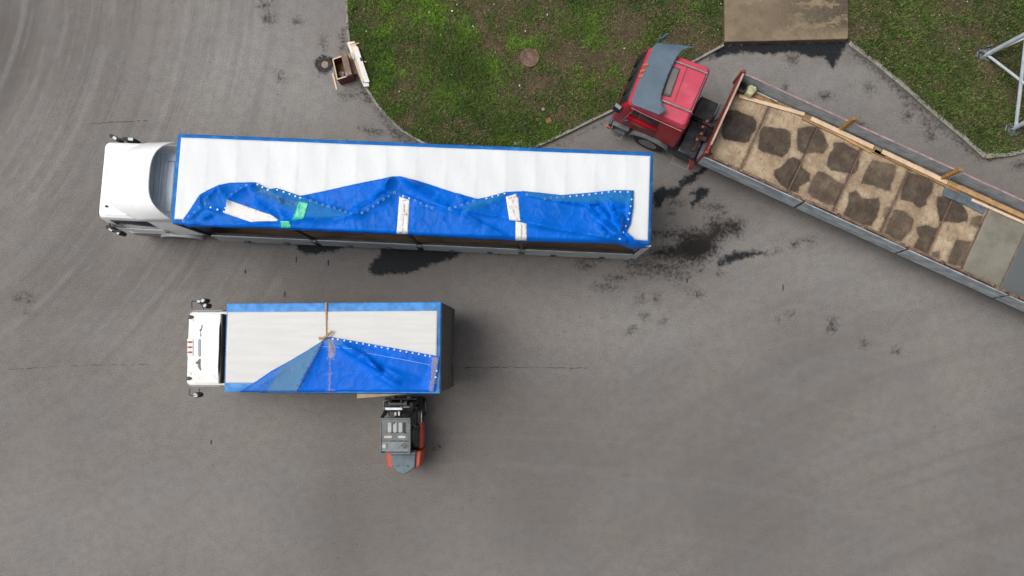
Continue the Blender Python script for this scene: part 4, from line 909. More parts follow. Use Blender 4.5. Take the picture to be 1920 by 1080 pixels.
m = MB(); zt = 3.65; m.add([P(609.5, 567, zt), P(613.3, 567, zt), P(612.8, 610, zt), P(610.7, 610, zt), P(612.0, 631, zt+.04), P(611.0, 631, zt+.04)], [(3, 2, 1, 0), (5, 4, 2, 3)]); sp_ = m.build('tie_strap', STRAP, B, solid=.01)
m = MB(); m.tube([P(598.5, 634.5, 3.74), P(606, 634, 3.76), P(612, 631, 3.78), P(617, 626, 3.76), P(623, 620.5, 3.72)], [.045, .03, .035, .03, .03], 6); m.build('strap_knot', STRAP, sp_)

# ------------------------------------------------------------------ forklift
I3 = lambda x, y, z: (x, y, z)
F_ = thing('forklift', (-3.9, -2.9, 0), 'grey and orange forklift nosing into the side of the short truck', 'forklift')
m = MB()
cwt = [(-4.47, -3.30), (-4.40, -3.80), (-4.3, -3.88), (-3.86, -4.00), (-3.46, -3.88), (-3.35, -3.80), (-3.28, -3.30)][::1]
cwt = ccw(cwt)
m.loft([[(x, y, .22) for x, y in cwt], [(x, y, .9) for x, y in cwt], [(-3.88+(x+3.88)*.97, -3.6+(y+3.6)*.97, 1.12) for x, y in cwt]]); m.build('counterweight', LIFTO, F_, bevel=.04, seg=3)
hood = ccw([(-4.26, -3.28), (-4.23, -3.84), (-4.05, -3.98), (-3.87, -4.06), (-3.69, -3.98), (-3.50, -3.84), (-3.47, -3.28)])
m = MB(); m.loft([[(x, y, 1.10) for x, y in hood], [(x, y, 1.22) for x, y in hood]]); hd = m.build('hood', LIFTH, F_, bevel=.03)
m = MB(); m.box(I3, -4.26, -3.5, -3.44, -3.425, 1.218, 1.228); m.build('hood_seam', BLACK, hd)
for x in (-4.02, -3.72): m = MB(); m.disc((x, -3.78, 1.22), .03, .01, 10); m.build('bolt', DARK, hd)
m = MB(); m.box(I3, -4.42, -3.36, -3.28, -2.05, .25, .60); m.build('body', DARK, F_, bevel=.03, seg=3)
m = MB(); m.prism(ccw([(-3.46, -3.28), (-3.30, -3.28), (-3.27, -2.9), (-3.31, -2.42), (-3.40, -2.42)]), .45, .92); m.build('side_cover', LIFTO, F_, bevel=.04, seg=3)
m = MB(); m.prism(ccw([(-4.44, -3.28), (-4.30, -3.28), (-4.34, -2.5), (-4.42, -2.5)]), .45, .88); m.build('side_cover', LIFTO, F_, bevel=.04, seg=3)
m = MB(); m.box(I3, -3.56, -3.40, -3.24, -2.5, .6, 1.0); m.box(I3, -3.60, -3.42, -3.20, -2.62, 1.0, 1.06); m.build('side_console', M('black_console', (.02, .024, .028), .4), F_, bevel=.04, seg=3)
m = MB(); m.box(I3, -4.2, -3.54, -3.26, -2.6, .62, .92); m.box(I3, -4.22, -3.52, -2.6, -2.0, .60, .66); m.build('floor', BLACK, F_, bevel=.02)
m = MB(); m.box(I3, -4.12, -3.6, -3.12, -2.65, .9, 1.06); m.box(I3, -4.12, -3.6, -3.25, -3.1, .95, 1.5); m.build('seat', M('black_vinyl', (.02, .022, .026), .45), F_, bevel=.05, seg=3)
m = MB(); m.lathe((-4.0, -2.3, 1.2), (0, -.5, 1), [(-.015, .15), (0, .165), (.015, .15)], 20); m.tube([(-4.0, -2.3, 1.2), (-4.0, -2.1, .7)], .03, 8); m.build('steering_wheel', BLACK, F_)
m = MB(); m.box(I3, -4.3, -3.42, -2.08, -1.9, .5, 1.12); m.build('dashboard', BLACK, F_, bevel=.03)
# overhead guard
m = MB(); zg = 2.12; gx0, gx1, gy0, gy1 = -4.43, -3.50, -3.28, -2.17
rq = lambda e, z: [(gx0+e, gy0+e, z), (gx1-e, gy0+e, z), (gx1-e, gy1-e, z), (gx0+e, gy1-e, z)]
m.loft([rq(0, zg-.06), rq(0, zg+.03), rq(.05, zg+.03), rq(.05, zg-.06), rq(0, zg-.06)], cap=False); gd = m.build('overhead_guard', LIFTG, F_, bevel=.012)
m = MB(); m.box(I3, gx0+.05, gx1-.05, gy1-.14, gy1-.05, zg-.05, zg+.025); m.build('cross_bar', LIFTG, gd, bevel=.01)
bars = [gx0+.05, gx0+.22, gx0+.375, gx0+.55, gx0+.735, gx1-.05]
m = MB()
m.box(I3, gx0+.05, gx0+.215, -2.63, -2.26, zg-.03, zg+.01)
for xx in (gx0+.345, gx0+.51, gx0+.68): m.box(I3, xx, xx+.035, -2.63, -2.26, zg-.03, zg+.015)
m.box(I3, gx1-.13, gx1-.05, -2.63, -2.26, zg-.03, zg+.01)
m.build('guard_bar', LIFTG, gd, bevel=.006)
m = MB(); m.box(I3, gx0+.05, gx1-.05, -2.87, -2.63, zg-.03, zg+.008); m.build('guard_plate', LIFTG, gd, bevel=.01)
m = MB(); m.box(I3, gx0+.05, gx1-.05, -3.2, -2.89, zg-.035, zg+.004); m.build('rear_plate', M('rear_plate_slate', (.15, .18, .2), .45, var=.12, sc=6, dirt=(.22, .22, .2), dirt_amt=.4), gd, bevel=.01)
SLOT = M('slot_light', (.45, .43, .4), .5, var=.1)
def pill(cx, cy, w_, h_, z, mat, nm, ph):
    m = MB(); r = min(w_, h_)/2; q = []
    for a in np.linspace(0, 2*math.pi, 20, endpoint=False):
        q.append((cx+(w_/2-r)*np.sign(math.cos(a))*(w_ > h_)+r*math.cos(a), cy+(h_/2-r)*np.sign(math.sin(a))*(h_ > w_)+r*math.sin(a)))
    m.prism(q, z, z+.008); m.build(nm, mat, ph)
POLY = M('milky_panel', (.34, .36, .36), .35, var=.08, sc=6)
for xx in (gx0+.28, gx0+.445, gx0+.61): pill(xx, -2.445, .115, .36, zg-.022, POLY, 'roof_panel', gd)
pill(gx0+.775, -2.445, .1, .34, zg-.06, M('dark_slot', (.01, .012, .03), .3), 'slot_rim', gd)
m = MB(); x0 = gx0+.40; m.prism(ccw([(x0, -2.27), (x0+.10, -2.27), (x0+.01, -2.39)]), zg-.013, zg-.010); m.build('black_sticker', BLACK, gd)
pill(gx0+.245, -2.75, .24, .075, zg+.009, SLOT, 'warning_plate', gd); pill(gx0+.66, -2.75, .24, .07, zg+.009, SLOT, 'warning_plate', gd)
m = MB(); m.disc((gx0+.14, -3.03, zg+.005), .065, .05, 16); m.disc((gx0+.14, -3.03, zg+.055), .03, .012, 10); m.build('beacon', SLOT, gd)
m = MB(); m.lathe((gx0+.76, -3.02, zg+.005), (0, 0, 1), [(0, .1), (.02, .095), (.02, .07), (.008, .065), (.02, .03), (.04, .025)], 20); m.build('lamp', LIFTG, gd)
m = MB(); m.tube([(gx0+.50, -3.13, zg+.012), (gx0+.6, -3.07, zg+.014), (gx0+.66, -2.98, zg+.014), (gx0+.72, -2.93, zg+.012)], .006, 5); m.build('cable', DARK, gd)
for x, y0, y1 in ((gx0+.03, -3.22, -3.3), (gx1-.03, -3.22, -3.3)): m = MB(); m.bar((x, y0, zg-.04), (x, y1, 1.0), .07, .07); m.build('pillar', DARK, F_)
for x in (gx0+.03, gx1-.03): m = MB(); m.bar((x, gy1-.03, zg-.04), (x, -1.98, 1.0), .07, .07); m.build('pillar', DARK, F_)
# mast, carriage, forks
m = MB()
for x in (-4.28, -3.5): m.box(I3, x-.06, x+.06, -1.86, -1.70, .15, 2.05)
m.box(I3, -4.22, -3.56, -1.83, -1.75, 1.95, 2.05); m.build('mast', BLACK, F_, bevel=.01)
m = MB()
for x in (-4.14, -3.64): m.box(I3, x-.04, x+.04, -1.80, -1.66, .15, 2.2)
m.box(I3, -4.12, -3.66, -1.78, -1.70, 2.12, 2.2); m.build('inner_mast', DARK, F_, bevel=.01)
m = MB(); m.box(I3, -4.33, -3.80, -1.96, -1.875, 1.72, 1.82); m.build('cylinder_bracket', STEEL, F_, bevel=.01)
for x in (-4.37, -3.84): m = MB(); m.bar((x, -1.9, 1.8), (x+.02, -1.66, 1.95), .03, .04); m.build('bracket', STEEL, F_)
m = MB(); m.bar((-4.34, -1.97, 1.75), (-4.4, -2.17, 2.1), .05, .03); m.bar((-4.25, -1.97, 1.75), (-4.28, -2.1, 2.0), .03, .03); m.build('hose_guide', DARK, F_)
m = MB(); m.lathe((-3.89, -1.79, .3), (0, 0, 1), [(0, .05), (1.6, .05)], 12); m.build('lift_cylinder', DARK, F_)
m = MB(); m.box(I3, -4.38, -3.38, -1.66, -1.60, 1.15, 1.65); m.build('fork_carriage', BLACK, F_, bevel=.01)
for x in (-4.12, -3.62): m = MB(); m.box(I3, x-.06, x+.06, -1.60, -.45, 1.155, 1.19); m.box(I3, x-.06, x+.06, -1.60, -1.56, 1.19, 1.7); m.build('fork', DARK, F_)
m = MB(); m.prism(ccw([(-3.86, -1.93), (-3.66, -1.93), (-3.66, -1.80), (-3.72, -1.79), (-3.75, -1.82), (-3.86, -1.83)]), 1.30, 1.31); m.build('instruction_card', PAPER, F_)
m = MB(); m.box(I3, -4.1, -4.04, -2.16, -2.05, 1.5, 1.52); m.box(I3, -3.98, -3.93, -2.16, -2.03, 1.5, 1.52); m.build('white_strip', PAPER, F_)  # two small flat white strips above the dashboard
m = MB(); m.box(I3, -3.52, -3.34, -2.05, -1.62, .55, .7); m.box(I3, -4.42, -4.26, -2.05, -1.62, .55, .7); m.build('front_fender', BLACK, F_, bevel=.04)
m = MB(); m.tube([(-3.36, -2.5, .9), (-3.30, -2.4, 1.15), (-3.3, -2.1, 1.15), (-3.34, -2.0, .8)], .015, 6); m.build('grab_handle', STEEL, F_)
for x, y, r in ((-4.38, -1.98, .3), (-3.38, -1.98, .3), (-4.32, -3.45, .24), (-3.44, -3.45, .24)): wheel((x, y, r), (1, 0, 0), r, .2, F_)
m = MB(); m.prism(ccw([P(669, 747, 1.3)[:2], P(781, 738, 1.3)[:2], (-3.45, -.5), (-5.25, -.5)]), 1.20, 1.30)
tag(m.build('plywood_board', PINE, bevel=.004), 'pale timber panel on the forklift forks, sticking out of the short truck', 'board')

# ------------------------------------------------------------------ red lorry with dropside trailer
ca, sa_ = math.cos(R(24.5)), math.sin(R(24.5))
TC = lambda u, v, z: (u*ca+v*sa_, -u*sa_+v*ca, z)
Cc = thing('flatbed_lorry', TC(6, 9, 0), 'red cab lorry with a long empty brown flatbed trailer and blue grey dropsides', 'lorry')
K = lambda q, z: [P(a, b, z) for a, b in q]
def wq(pts, z): return [(x, y, z) for x, y in pts]
rt = [P(a, b, 2.95)[:2] for a, b in ((1180, 192), (1284, 240), (1334, 124), (1224, 82))]     # front-near, rear-near, rear-far, front-far (ccw)
FNv, RNv, RFv, FFv = [Vector(p) for p in rt]; dl = (RNv-FNv).normalized(); dn = Vector((-dl.y, dl.x))
def ring_c(f, r, ins, z, zr=0):          # front shift, rear shift, side inset
    a = FNv-dl*f+dn*ins; b = RNv+dl*r+dn*ins; c = RFv+dl*r-dn*ins; d = FFv-dl*f-dn*ins
    return [(p.x, p.y, z) for p in (a, b, c, d)]
def ring_cr(f, r, ins, z, rad=.14, n=5):
    q = [Vector(p[:2]) for p in ring_c(f, r, ins, z)]; out = []
    for i in range(4):
        p = q[i]; a = (q[i-1]-p).normalized(); b = (q[(i+1) % 4]-p).normalized()
        for k in range(n+1):
            t = k/n; out.append(tuple(p+a*rad*(1-t)**2+b*rad*t**2)+(z,))
    return out
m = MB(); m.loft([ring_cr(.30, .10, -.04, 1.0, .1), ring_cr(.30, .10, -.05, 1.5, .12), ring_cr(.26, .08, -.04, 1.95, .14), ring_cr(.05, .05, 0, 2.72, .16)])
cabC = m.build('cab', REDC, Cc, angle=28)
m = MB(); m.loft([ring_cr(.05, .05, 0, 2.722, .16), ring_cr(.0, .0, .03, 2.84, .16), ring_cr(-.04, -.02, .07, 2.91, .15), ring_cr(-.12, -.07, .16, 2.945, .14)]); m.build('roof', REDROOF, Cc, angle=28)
# raised centre of the roof, seams, hatch, side rails
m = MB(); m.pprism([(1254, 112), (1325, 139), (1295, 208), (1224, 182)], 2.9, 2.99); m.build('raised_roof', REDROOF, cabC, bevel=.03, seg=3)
m = MB(); m.tube([P(1262, 113, 3.02), P(1297, 126, 3.03), P(1327, 138, 3.02), P(1326, 143, 2.9)], .022, 6); m.tube([P(1238, 187, 3.02), P(1266, 198, 3.03), P(1296, 210, 3.02), P(1298, 214, 2.85)], .026, 6); m.tube([P(1327, 138, 3.0), P(1312, 172, 3.0), P(1296, 210, 3.0)], .01, 5); m.build('roof_rail', CHROME, Cc)
m = MB(); m.pprism([(1288, 126), (1289.5, 126.5), (1265, 191.5), (1263.5, 191)], 2.98, 2.994); m.build('roof_seam', M('rust_seam', (.15, .04, .03), .7), cabC)
m = MB(); m.pprism([(1259, 123), (1276, 129), (1257.5, 182), (1241, 178)], 2.98, 3.015); hc = m.build('roof_hatch', M('hatch_frame', (.06, .05, .05), .5), cabC, bevel=.012)
m = MB(); m.pprism([(1262, 127), (1273.5, 131), (1256, 178), (1244.5, 175)], 3.016, 3.026); m.build('pane', M('dusty_pane', (.15, .135, .13), .3, var=.12), hc)
# curved visor sheet on the roof
visor_px = [(1232, 79), (1250, 80.5), (1268, 83), (1284, 87), (1302, 90.5), (1290, 92), (1281, 95), (1275, 100), (1267, 111), (1259.6, 125), (1251, 145), (1244, 164), (1239, 180), (1237.6, 190), (1240, 200), (1248, 210), (1241, 215), (1233.7, 219), (1215, 210), (1200, 203), (1186, 197.4), (1184, 190), (1190, 172), (1203, 140), (1216, 108), (1225, 88)]
def hv(a, b):
    d = ((a-1205)*.919+(b-140)*.394)     # px behind the front edge
    v = (a-1205)*-.394+(b-140)*.919; 
    return .02+.16*np.clip(d/55, 0, 1)**1.3-.10*np.clip((np.abs(v)-52)/24, 0, 1)**2+.008*np.sin(v*.11)
vis = sheet('sun_visor', visor_px, 3.0, .05, hv, VISOR, Cc, solid=.02, angle=70)
for p in ((1212, 122), (1206, 133), (1203, 143)):
    m = MB(); m.disc(P(p[0], p[1], 3.0), .055, .05, 10, ry=.04); m.disc(P(p[0]-3.4, p[1]+1, 2.96), .05, .04, 10, ry=.035); m.build('marker_lamp', ORANGE, Cc, bevel=.01)
def fr_face(a, b, off):                  # windscreen plane
    z = 1.98+.70*b; f = .26-.21*b+off; p0 = FNv-dl*f+dn*.12; p1 = FFv-dl*f-dn*.12; p = p0*(1-a)+p1*a; return (p.x, p.y, z)
m = MB(); m.grid(lambda a, b: fr_face(a, b, .012), 4, 2); m.build('windscreen', GLASS, Cc, solid=.008)
m = MB()
for k in (.2, .5, .78): m.bar(fr_face(k, .02, .03), fr_face(k+.14, .75, .03), .02, .02)
m.build('wiper', BLACK, Cc)
def side(s, z, o_=.0):                   # near side wall point, s along the cab from the front, o_ outward
    k = (z-1.5)/1.3; ins = -.05+.05*max(0, min(1, (z-1.95)/.8)); p = FNv-dl*.28+dl*s+dn*(ins-o_); return (p.x, p.y, z)
for (s0, s1, z0, z1, nm) in ((.42, .70, 2.12, 2.55, 'quarter_window'), (.76, 1.36, 2.12, 2.55, 'side_window')):
    m = MB(); m.add([side(s0, z0, .008), side(s1, z0, .008), side(s1, z1, .008), side(s0+.12*(nm[0] == 'q'), z1, .008)], [(0, 1, 2, 3)]); m.build(nm, GLASS, Cc, solid=.006)
m = MB(); m.add([side(.38, 1.15, .012), side(1.42, 1.15, .012), side(1.42, 1.98, .012), side(.38, 1.98, .012)], [(0, 1, 2, 3)]); dr = m.build('door', REDC, Cc, solid=.012)
m = MB(); m.add([side(.58, 1.62, .018), side(.75, 1.66, .018), side(1.02, 1.62, .018), side(.98, 1.55, .018), side(.75, 1.57, .018)], [(0, 1, 2, 3, 4)]); m.build('yellow_emblem', M('gold_decal', (.5, .28, .05), .5, var=.3, sc=20), dr)
m = MB(); m.box(lambda a, b, z: side(a, z, b), 1.22, 1.36, .014, .04, 1.75, 1.79); m.build('handle', BLACK, dr)
m = MB(); m.tube([side(.3, 1.3, .02), side(.28, 1.4, .07), side(.45, 2.5, .07), side(.46, 2.6, .02)], .014, 6); m.build('grab_handle', CHROME, Cc)
m = MB(); m.tube([side(.40, 2.66, .01), side(.9, 2.66, .03), side(2.05, 2.66, .02)], .016, 6); m.build('rain_gutter', M('dusty_red_gutter', (.4, .2, .18), .6), Cc)
m = MB(); m.bar(side(.42, 1.52, .06), side(.42, 1.95, .14), .14, .06); m.build('mirror', M('navy_mirror', (.04, .06, .1), .4), Cc, bevel=.02)
MIRD = M('dim_mirror_glass', (.13, .19, .17), .3, bmp=0)
m = MB(); q = side(.02, 2.05, .02); m.bar((q[0]-.02, q[1], 2.0), (q[0]+.04, q[1]+.1, 2.3), .24, .1); mm = m.build('front_mirror', BLACK, Cc, bevel=.02)
m = MB(); m.bar((q[0]-.02, q[1]-.01, 2.32), (q[0]+.04, q[1]+.07, 2.34), .2, .02); m.build('glass', MIRD, mm)
m = MB(); m.tube([P(1240, 84, 2.6), P(1244, 70, 2.6), P(1246, 62, 2.6)], .012, 5); m.bar(P(1237, 76, 2.5), P(1251, 66, 2.5), .06, .3); m.build('far_mirror', M('navy_mirror_far', (.04, .08, .13), .4), Cc, bevel=.01)
# bumper, steps, fender, wheels
def cabbox(m, s0, s1, n0, n1, z0, z1):   # s from front wall, n metres outward(-) / inward(+) from near side
    f = lambda a, b, z: tuple(FNv-dl*.28+dl*a+dn*b)+(z,)
    return m.box(f, s0, s1, n0, n1, z0, z1)
CW = (RFv-RNv).length
m = MB(); cabbox(m, -.06, .06, -.20, CW+.14, .45, .95); m.build('bumper', M('navy_bumper', (.035, .045, .07), .5, var=.3, dirt=(.2, .1, .05), dirt_amt=.3), Cc, bevel=.05, seg=3)
m = MB(); cabbox(m, -.09, .06, -.23, -.14, .55, .75); m.build('indicator', ORANGE, Cc, bevel=.02)
for n0, n1 in ((-.18, .06), (CW-.06, CW+.18)):
    m = MB(); cabbox(m, .05, .62, n0, n1, .95, 1.0); m.build('step', FENDER, Cc, bevel=.01); m = MB(); cabbox(m, .1, .55, n0-.02, n1+.02, .45, .52); m.build('step', FENDER, Cc, bevel=.01)
    m = MB(); m.grid(lambda a, b, n0=n0, n1=n1: tuple(FNv-dl*.28+dl*(1.36+.70*math.cos(math.pi*(1-a)))+dn*(n0+(n1-n0)*b))+(.45+.66*math.sin(math.pi*a)**.6,), 16, 2); m.build('fender', FENDER, Cc, solid=.025)
cl = FNv-dl*.28+dl*1.36; axc = (dn.x, dn.y, 0)
for n0 in (.02, CW-.02):
    p = cl+dn*n0; wheel((p.x, p.y, .52), axc, .52, .3, Cc)
m = MB(); f = lambda a, b, z: tuple(FNv-dl*.28+dl*a+dn*b)+(z,)
m.tube([f(.14, -.26, .6), f(.14, -.38, .6), f(.5, -.38, .6), f(.5, -.26, .6)], .012, 5); m.tube([f(2.3, -.20, .75), f(2.3, -.42, .75), f(2.85, -.42, .75), f(2.85, -.18, .75)], .012, 5); m.build('step_hoop', CHROME, Cc)
# chassis deck behind the cab
m = MB(); m.box(f, .3, 5.0, .55, .75, .6, .95); m.box(f, .3, 5.0, 1.25, 1.45, .6, .95); m.build('chassis', DARK, Cc)
m = MB(); m.box(f, 2.28, 2.92, -.12, 1.0, .45, 1.12); m.build('fuel_tank', M('oily_black_tank', (.02, .024, .03), .4, var=.5, sc=6, dirt=(.10, .11, .12), dirt_amt=.6, dsc=4), Cc, bevel=.06, seg=3)
m = MB(); m.box(f, 2.25, 2.85, 1.08, 1.75, .7, 1.25); m.build('battery_box', M('dull_black_box', (.035, .035, .035), .7, var=.4, sc=5), Cc, bevel=.03)
m = MB(); m.lathe(f(2.72, 1.0, 1.1), (0, 0, 1), [(0, .22), (.06, .22), (.08, .1)], 18); m.build('coupling_plate', DARK, Cc)
m = MB()
for k in range(7): m.tube([f(2.2+.05*k, .7+.1*k, 1.2), f(2.6+.06*k, .8+.08*k, 1.35-.05*k), f(3.1, .7+.12*k, 1.25)], .018, 5)
m.build('air_hose', BLACK, Cc)
for a, b, c_, d, z0, z1 in ((2.95, 3.4, -.05, .6, .7, 1.02), (2.95, 3.4, 1.1, 1.9, .7, 1.0)):
    m = MB(); m.box(f, a, b, c_, d, z0, z1); m.build('mudguard', FENDER, Cc, bevel=.04)
for n0 in (.5, CW-.5):
    for s in (3.9,): p = FNv+dl*s+dn*n0; wheel((p.x, p.y, .52), axc, .52, .5, Cc)
m = MB(); m.bar(P(1296.5, 284, 1.1), P(1296.5, 318, .55), .16, .1); m.build('landing_leg', REDRUST, Cc, bevel=.02)
m = MB(); m.bar(TC(2.25, 7.85, 1.15), TC(2.35, 9.2, 1.15), .12, .14); m.bar(TC(2.15, 8.3, 1.2), TC(2.5, 8.35, 1.2), .14, .1); m.bar(TC(2.15, 8.8, 1.25), TC(2.5, 8.8, 1.25), .1, .1); m.build('coupling_frame', M('grimy_dark_frame', (.06, .028, .024), .6, var=.4, sc=6, dirt=(.16, .05, .035), dirt_amt=.7, dsc=5), Cc, bevel=.01)
for k in range(4): m = MB(); m.lathe(TC(2.22+.05*(k % 2), 8.2+.22*k, 1.28), (0, 0, 1), [(0, .05), (.05, .05), (.06, .02)], 8); m.build('air_coupling', M('brass_red', (.35, .12, .07), .4), Cc)
# trailer
U0, U1, V0, V1 = 2.60, 15.6, 7.63, 10.36
m = MB(); m.box(TC, U0, U1, 8.5, 8.65, .75, 1.3); m.box(TC, U0, U1, 9.35, 9.5, .75, 1.3)
for u in np.arange(U0+.4, U1, 1.1): m.box(TC, u, u+.08, V0+.1, V1-.1, 1.2, 1.34)
m.build('trailer_frame', REDRUST, Cc)
for u in (12.0, 13.3, 14.6):
    for v in (V0+.62, V1-.5): wheel(TC(u, v, .52), (sa_, ca, 0), .52, .4, Cc)
def bed_mat():
    m, t, b, pos = newmat('plywood_bed', .75, spec=.3)
    mp = nn(t, 'ShaderNodeMapping'); mp.inputs['Rotation'].default_value = (0, 0, R(24.5)); t.links.new(pos, mp.inputs[0]); v = mp.outputs[0]
    n1 = ramp(t, noise(t, v, 1.4, 5, .65), .35, .65); dry = mix(t, n1, (.44, .34, .22), (.28, .20, .13))
    dry = mix(t, ramp(t, noise(t, scaled(t, v, (.8, 1.6, 1)), 3.2, 6, .75), .52, .66, 0, .65), dry, (.46, .42, .36))
    dry = mix(t, ramp(t, noise(t, scaled(t, v, (6, 1, 1)), 4, 5, .8), .53, .64, 0, .7), dry, (.12, .078, .05))
    dry = mix(t, ramp(t, noise(t, v, 9, 6, .8), .48, .68, 0, .42), dry, (.12, .085, .06))
    wt = attr(t, 'wet'); nz = noise(t, v, 4.5, 6, .7)
    f_ = ramp(t, math_(t, 'ADD', wt, math_(t, 'MULTIPLY', math_(t, 'SUBTRACT', nz, .5), .14)), -.02, .04)
    wc = mix(t, ramp(t, noise(t, scaled(t, v, (7, 1, 1)), 2.5, 5, .75), .35, .7), (.020, .015, .013), (.042, .031, .026))
    wc = mix(t, ramp(t, noise(t, scaled(t, v, (10, 1.2, 1)), 3.5, 4, .8), .55, .7, 0, .6), wc, (.15, .11, .075))
    dg = attr(t, 'deg'); pat = ramp(t, noise(t, v, 2.6, 6, .7), .40, .66, 0, .55)
    edge = ramp(t, math_(t, 'ADD', attr(t, 'seam'), math_(t, 'MULTIPLY', math_(t, 'SUBTRACT', noise(t, v, 7, 5, .8), .5), .25)), .0, .12, .75, 0)
    dry = mix(t, edge, dry, (.09, .06, .04))
    halo = ramp(t, math_(t, 'ADD', wt, math_(t, 'MULTIPLY', math_(t, 'SUBTRACT', noise(t, v, 3, 5, .7), .5), .5)), -.14, .10, 0, .5)
    dry = mix(t, halo, dry, (.15, .105, .07))
    ww = math_(t, 'MULTIPLY', f_, math_(t, 'SUBTRACT', dg, math_(t, 'MULTIPLY', pat, math_(t, 'SUBTRACT', 1.25, dg))))
    col = mix(t, math_(t, 'MULTIPLY', ww, 1.0), dry, wc)
    g_ = attr(t, 'grey'); gc = mix(t, ramp(t, noise(t, v, 1.2, 5, .7), .35, .65), (.15, .145, .12), (.22, .205, .165)); gc = mix(t, ramp(t, g_, 1.4, 1.6), gc, (.105, .115, .115))
    col = mix(t, ramp(t, g_, .4, .6), col, gc)
    t.links.new(col, b.inputs['Base Color']); bump(t, b, noise(t, scaled(t, v, (5, 1, 1)), 6, 4), .2, .01)
    return m
BED = bed_mat(); ZBED = 1.45
Z8 = lambda pts: ZP((1300, 120), 3.6, pts); Z9 = lambda pts: ZP((1560, 280), 3.178, pts)
wetp = [Z8([(240, 305), (300, 310), (350, 335), (400, 350), (430, 385), (425, 440), (395, 480), (375, 530), (330, 535), (260, 520), (200, 510), (180, 470), (195, 410), (190, 350)]), Z8([(480, 415), (560, 430), (640, 440), (665, 470), (660, 540), (640, 600), (600, 630), (540, 615), (470, 600), (432, 570), (440, 500), (455, 440)]),
        Z8([(700, 430), (800, 415), (850, 430), (880, 470), (915, 560), (880, 610), (830, 600), (740, 610), (700, 580), (695, 500)]), Z8([(640, 640), (680, 625), (720, 650), (740, 700), (790, 740), (790, 790), (720, 830), (710, 870), (650, 860), (590, 820), (545, 760), (545, 715), (590, 690)]),
        Z8([(940, 530), (1010, 525), (1130, 590), (1120, 650), (1120, 710), (1090, 745), (1000, 735), (930, 720), (895, 690), (910, 620), (940, 570)]), Z8([(840, 720), (900, 735), (960, 780), (1020, 810), (1000, 870), (960, 960), (900, 950), (800, 905), (775, 870), (790, 790)]),
        Z9([(240, 60), (380, 90), (380, 150), (360, 200), (350, 250), (310, 250), (240, 215), (170, 205), (200, 120)]), Z9([(100, 255), (150, 245), (180, 290), (280, 290), (290, 350), (270, 400), (235, 460), (160, 445), (65, 390), (95, 320)]), Z9([(310, 345), (350, 340), (340, 400), (310, 430), (300, 380)]),
        Z9([(450, 130), (560, 160), (610, 200), (600, 260), (570, 290), (560, 340), (520, 355), (480, 320), (400, 300), (420, 220)]), Z9([(370, 350), (440, 370), (490, 420), (480, 470), (440, 520), (410, 555), (310, 500), (340, 420)]), Z9([(620, 280), (700, 275), (780, 330), (815, 390), (810, 430), (750, 440), (640, 430), (625, 360)]),
        Z9([(500, 460), (560, 450), (630, 470), (600, 560), (560, 625), (480, 590), (510, 530)]), Z9([(830, 400), (900, 390), (890, 450), (870, 475), (820, 450)]), Z9([(740, 535), (830, 550), (810, 620), (770, 700), (680, 690), (700, 620)]), Z9([(590, 610), (650, 600), (640, 660), (590, 640)])]
us = [U0+.06]; seams = [((1444, 200.5), (1392, 309)), ((1533, 234), (1480.5, 356)), ((1615, 284), (1561, 395)), ((1705, 319), (1651, 436)), ((1786, 371), (1739, 478)), ((1854, 392), (1799, 516)), ((1919, 437), (1875, 547))]
def u_of(px, py, z=ZBED): x, y, _ = P(px, py, z); return x*ca-y*sa_
for a, b in seams: us.append((u_of(*a)+u_of(*b))/2)
us += [U1-1.3, U1-.05]
for i in range(len(us)-1):
    a0, a1 = us[i]+.012, us[i+1]-.012; na_ = max(4, int((a1-a0)/.05)); nb_ = 50
    m = MB(); m.grid(lambda a, b: TC(a0+(a1-a0)*a, V0+.17+(V1-V0-.23)*b, ZBED+.006*math.sin(5*a+3*b+i)), na_, nb_)
    v = np.array(m.v); uu = v[:, 0]*ca-v[:, 1]*sa_; pa, pb = to_px(v[:, 0], v[:, 1], ZBED); kk = (H-ZBED)/FPX
    sds = np.array([sdf(pa, pb, w_)*kk for w_ in wetp]); wv = sds.max(0); wdg = np.array([1., .90, .84, .9, .85, .76, .78, .86, .62, .86, .76, .88, .82, .72, .76, .6])[sds.argmax(0)]
    gv = np.full(len(v), 0.0 if i < 6 else (1.0 if i == 6 else 2.0))
    m.build('floor_panel', BED, Cc, solid=.03, attrs=dict(wet=wv, grey=gv, deg=wdg, seam=np.minimum(np.abs(uu-a0), np.abs(uu-a1))))
m = MB()
for u in us[1:-1]: m.box(TC, u-.022, u+.022, V0+.16, V1-.06, ZBED-.02, ZBED+.003)
m.build('floor_joint', RUSTY, Cc)
m = MB(); m.box(TC, U0, U1, V0+.05, V1-.02, 1.34, 1.41); m.build('floor_bearer', RAILW, Cc)
# headboard
m = MB(); m.box(TC, U0-.05, U0+.01, V0+.08, V1-.02, ZBED, 2.15); hb = m.build('headboard', REDRUST, Cc, bevel=.006)
m = MB(); m.box(TC, U0-.035, U0+.02, V0+.3, V1-.05, 2.152, 2.19); m.build('capping', M('pale_capping', (.45, .33, .25), .7, var=.2), hb)
for v in (V0+.04, V1): m = MB(); m.bar(TC(U0-.03, v, 1.2), TC(U0-.03, v+(.0), 2.24), .13, .10); m.build('corner_post', REDRUST, Cc, bevel=.02)
m = MB(); m.bar(TC(U0+.03, V0+.15, 1.5), TC(U0+.28, V0+.2, 1.56), .14, .05); m.bar(TC(U0+.02, V0+.22, 2.0), TC(U0+.22, V0+.2, 1.55), .06, .05); m.build('corner_gusset', REDRUST, Cc)
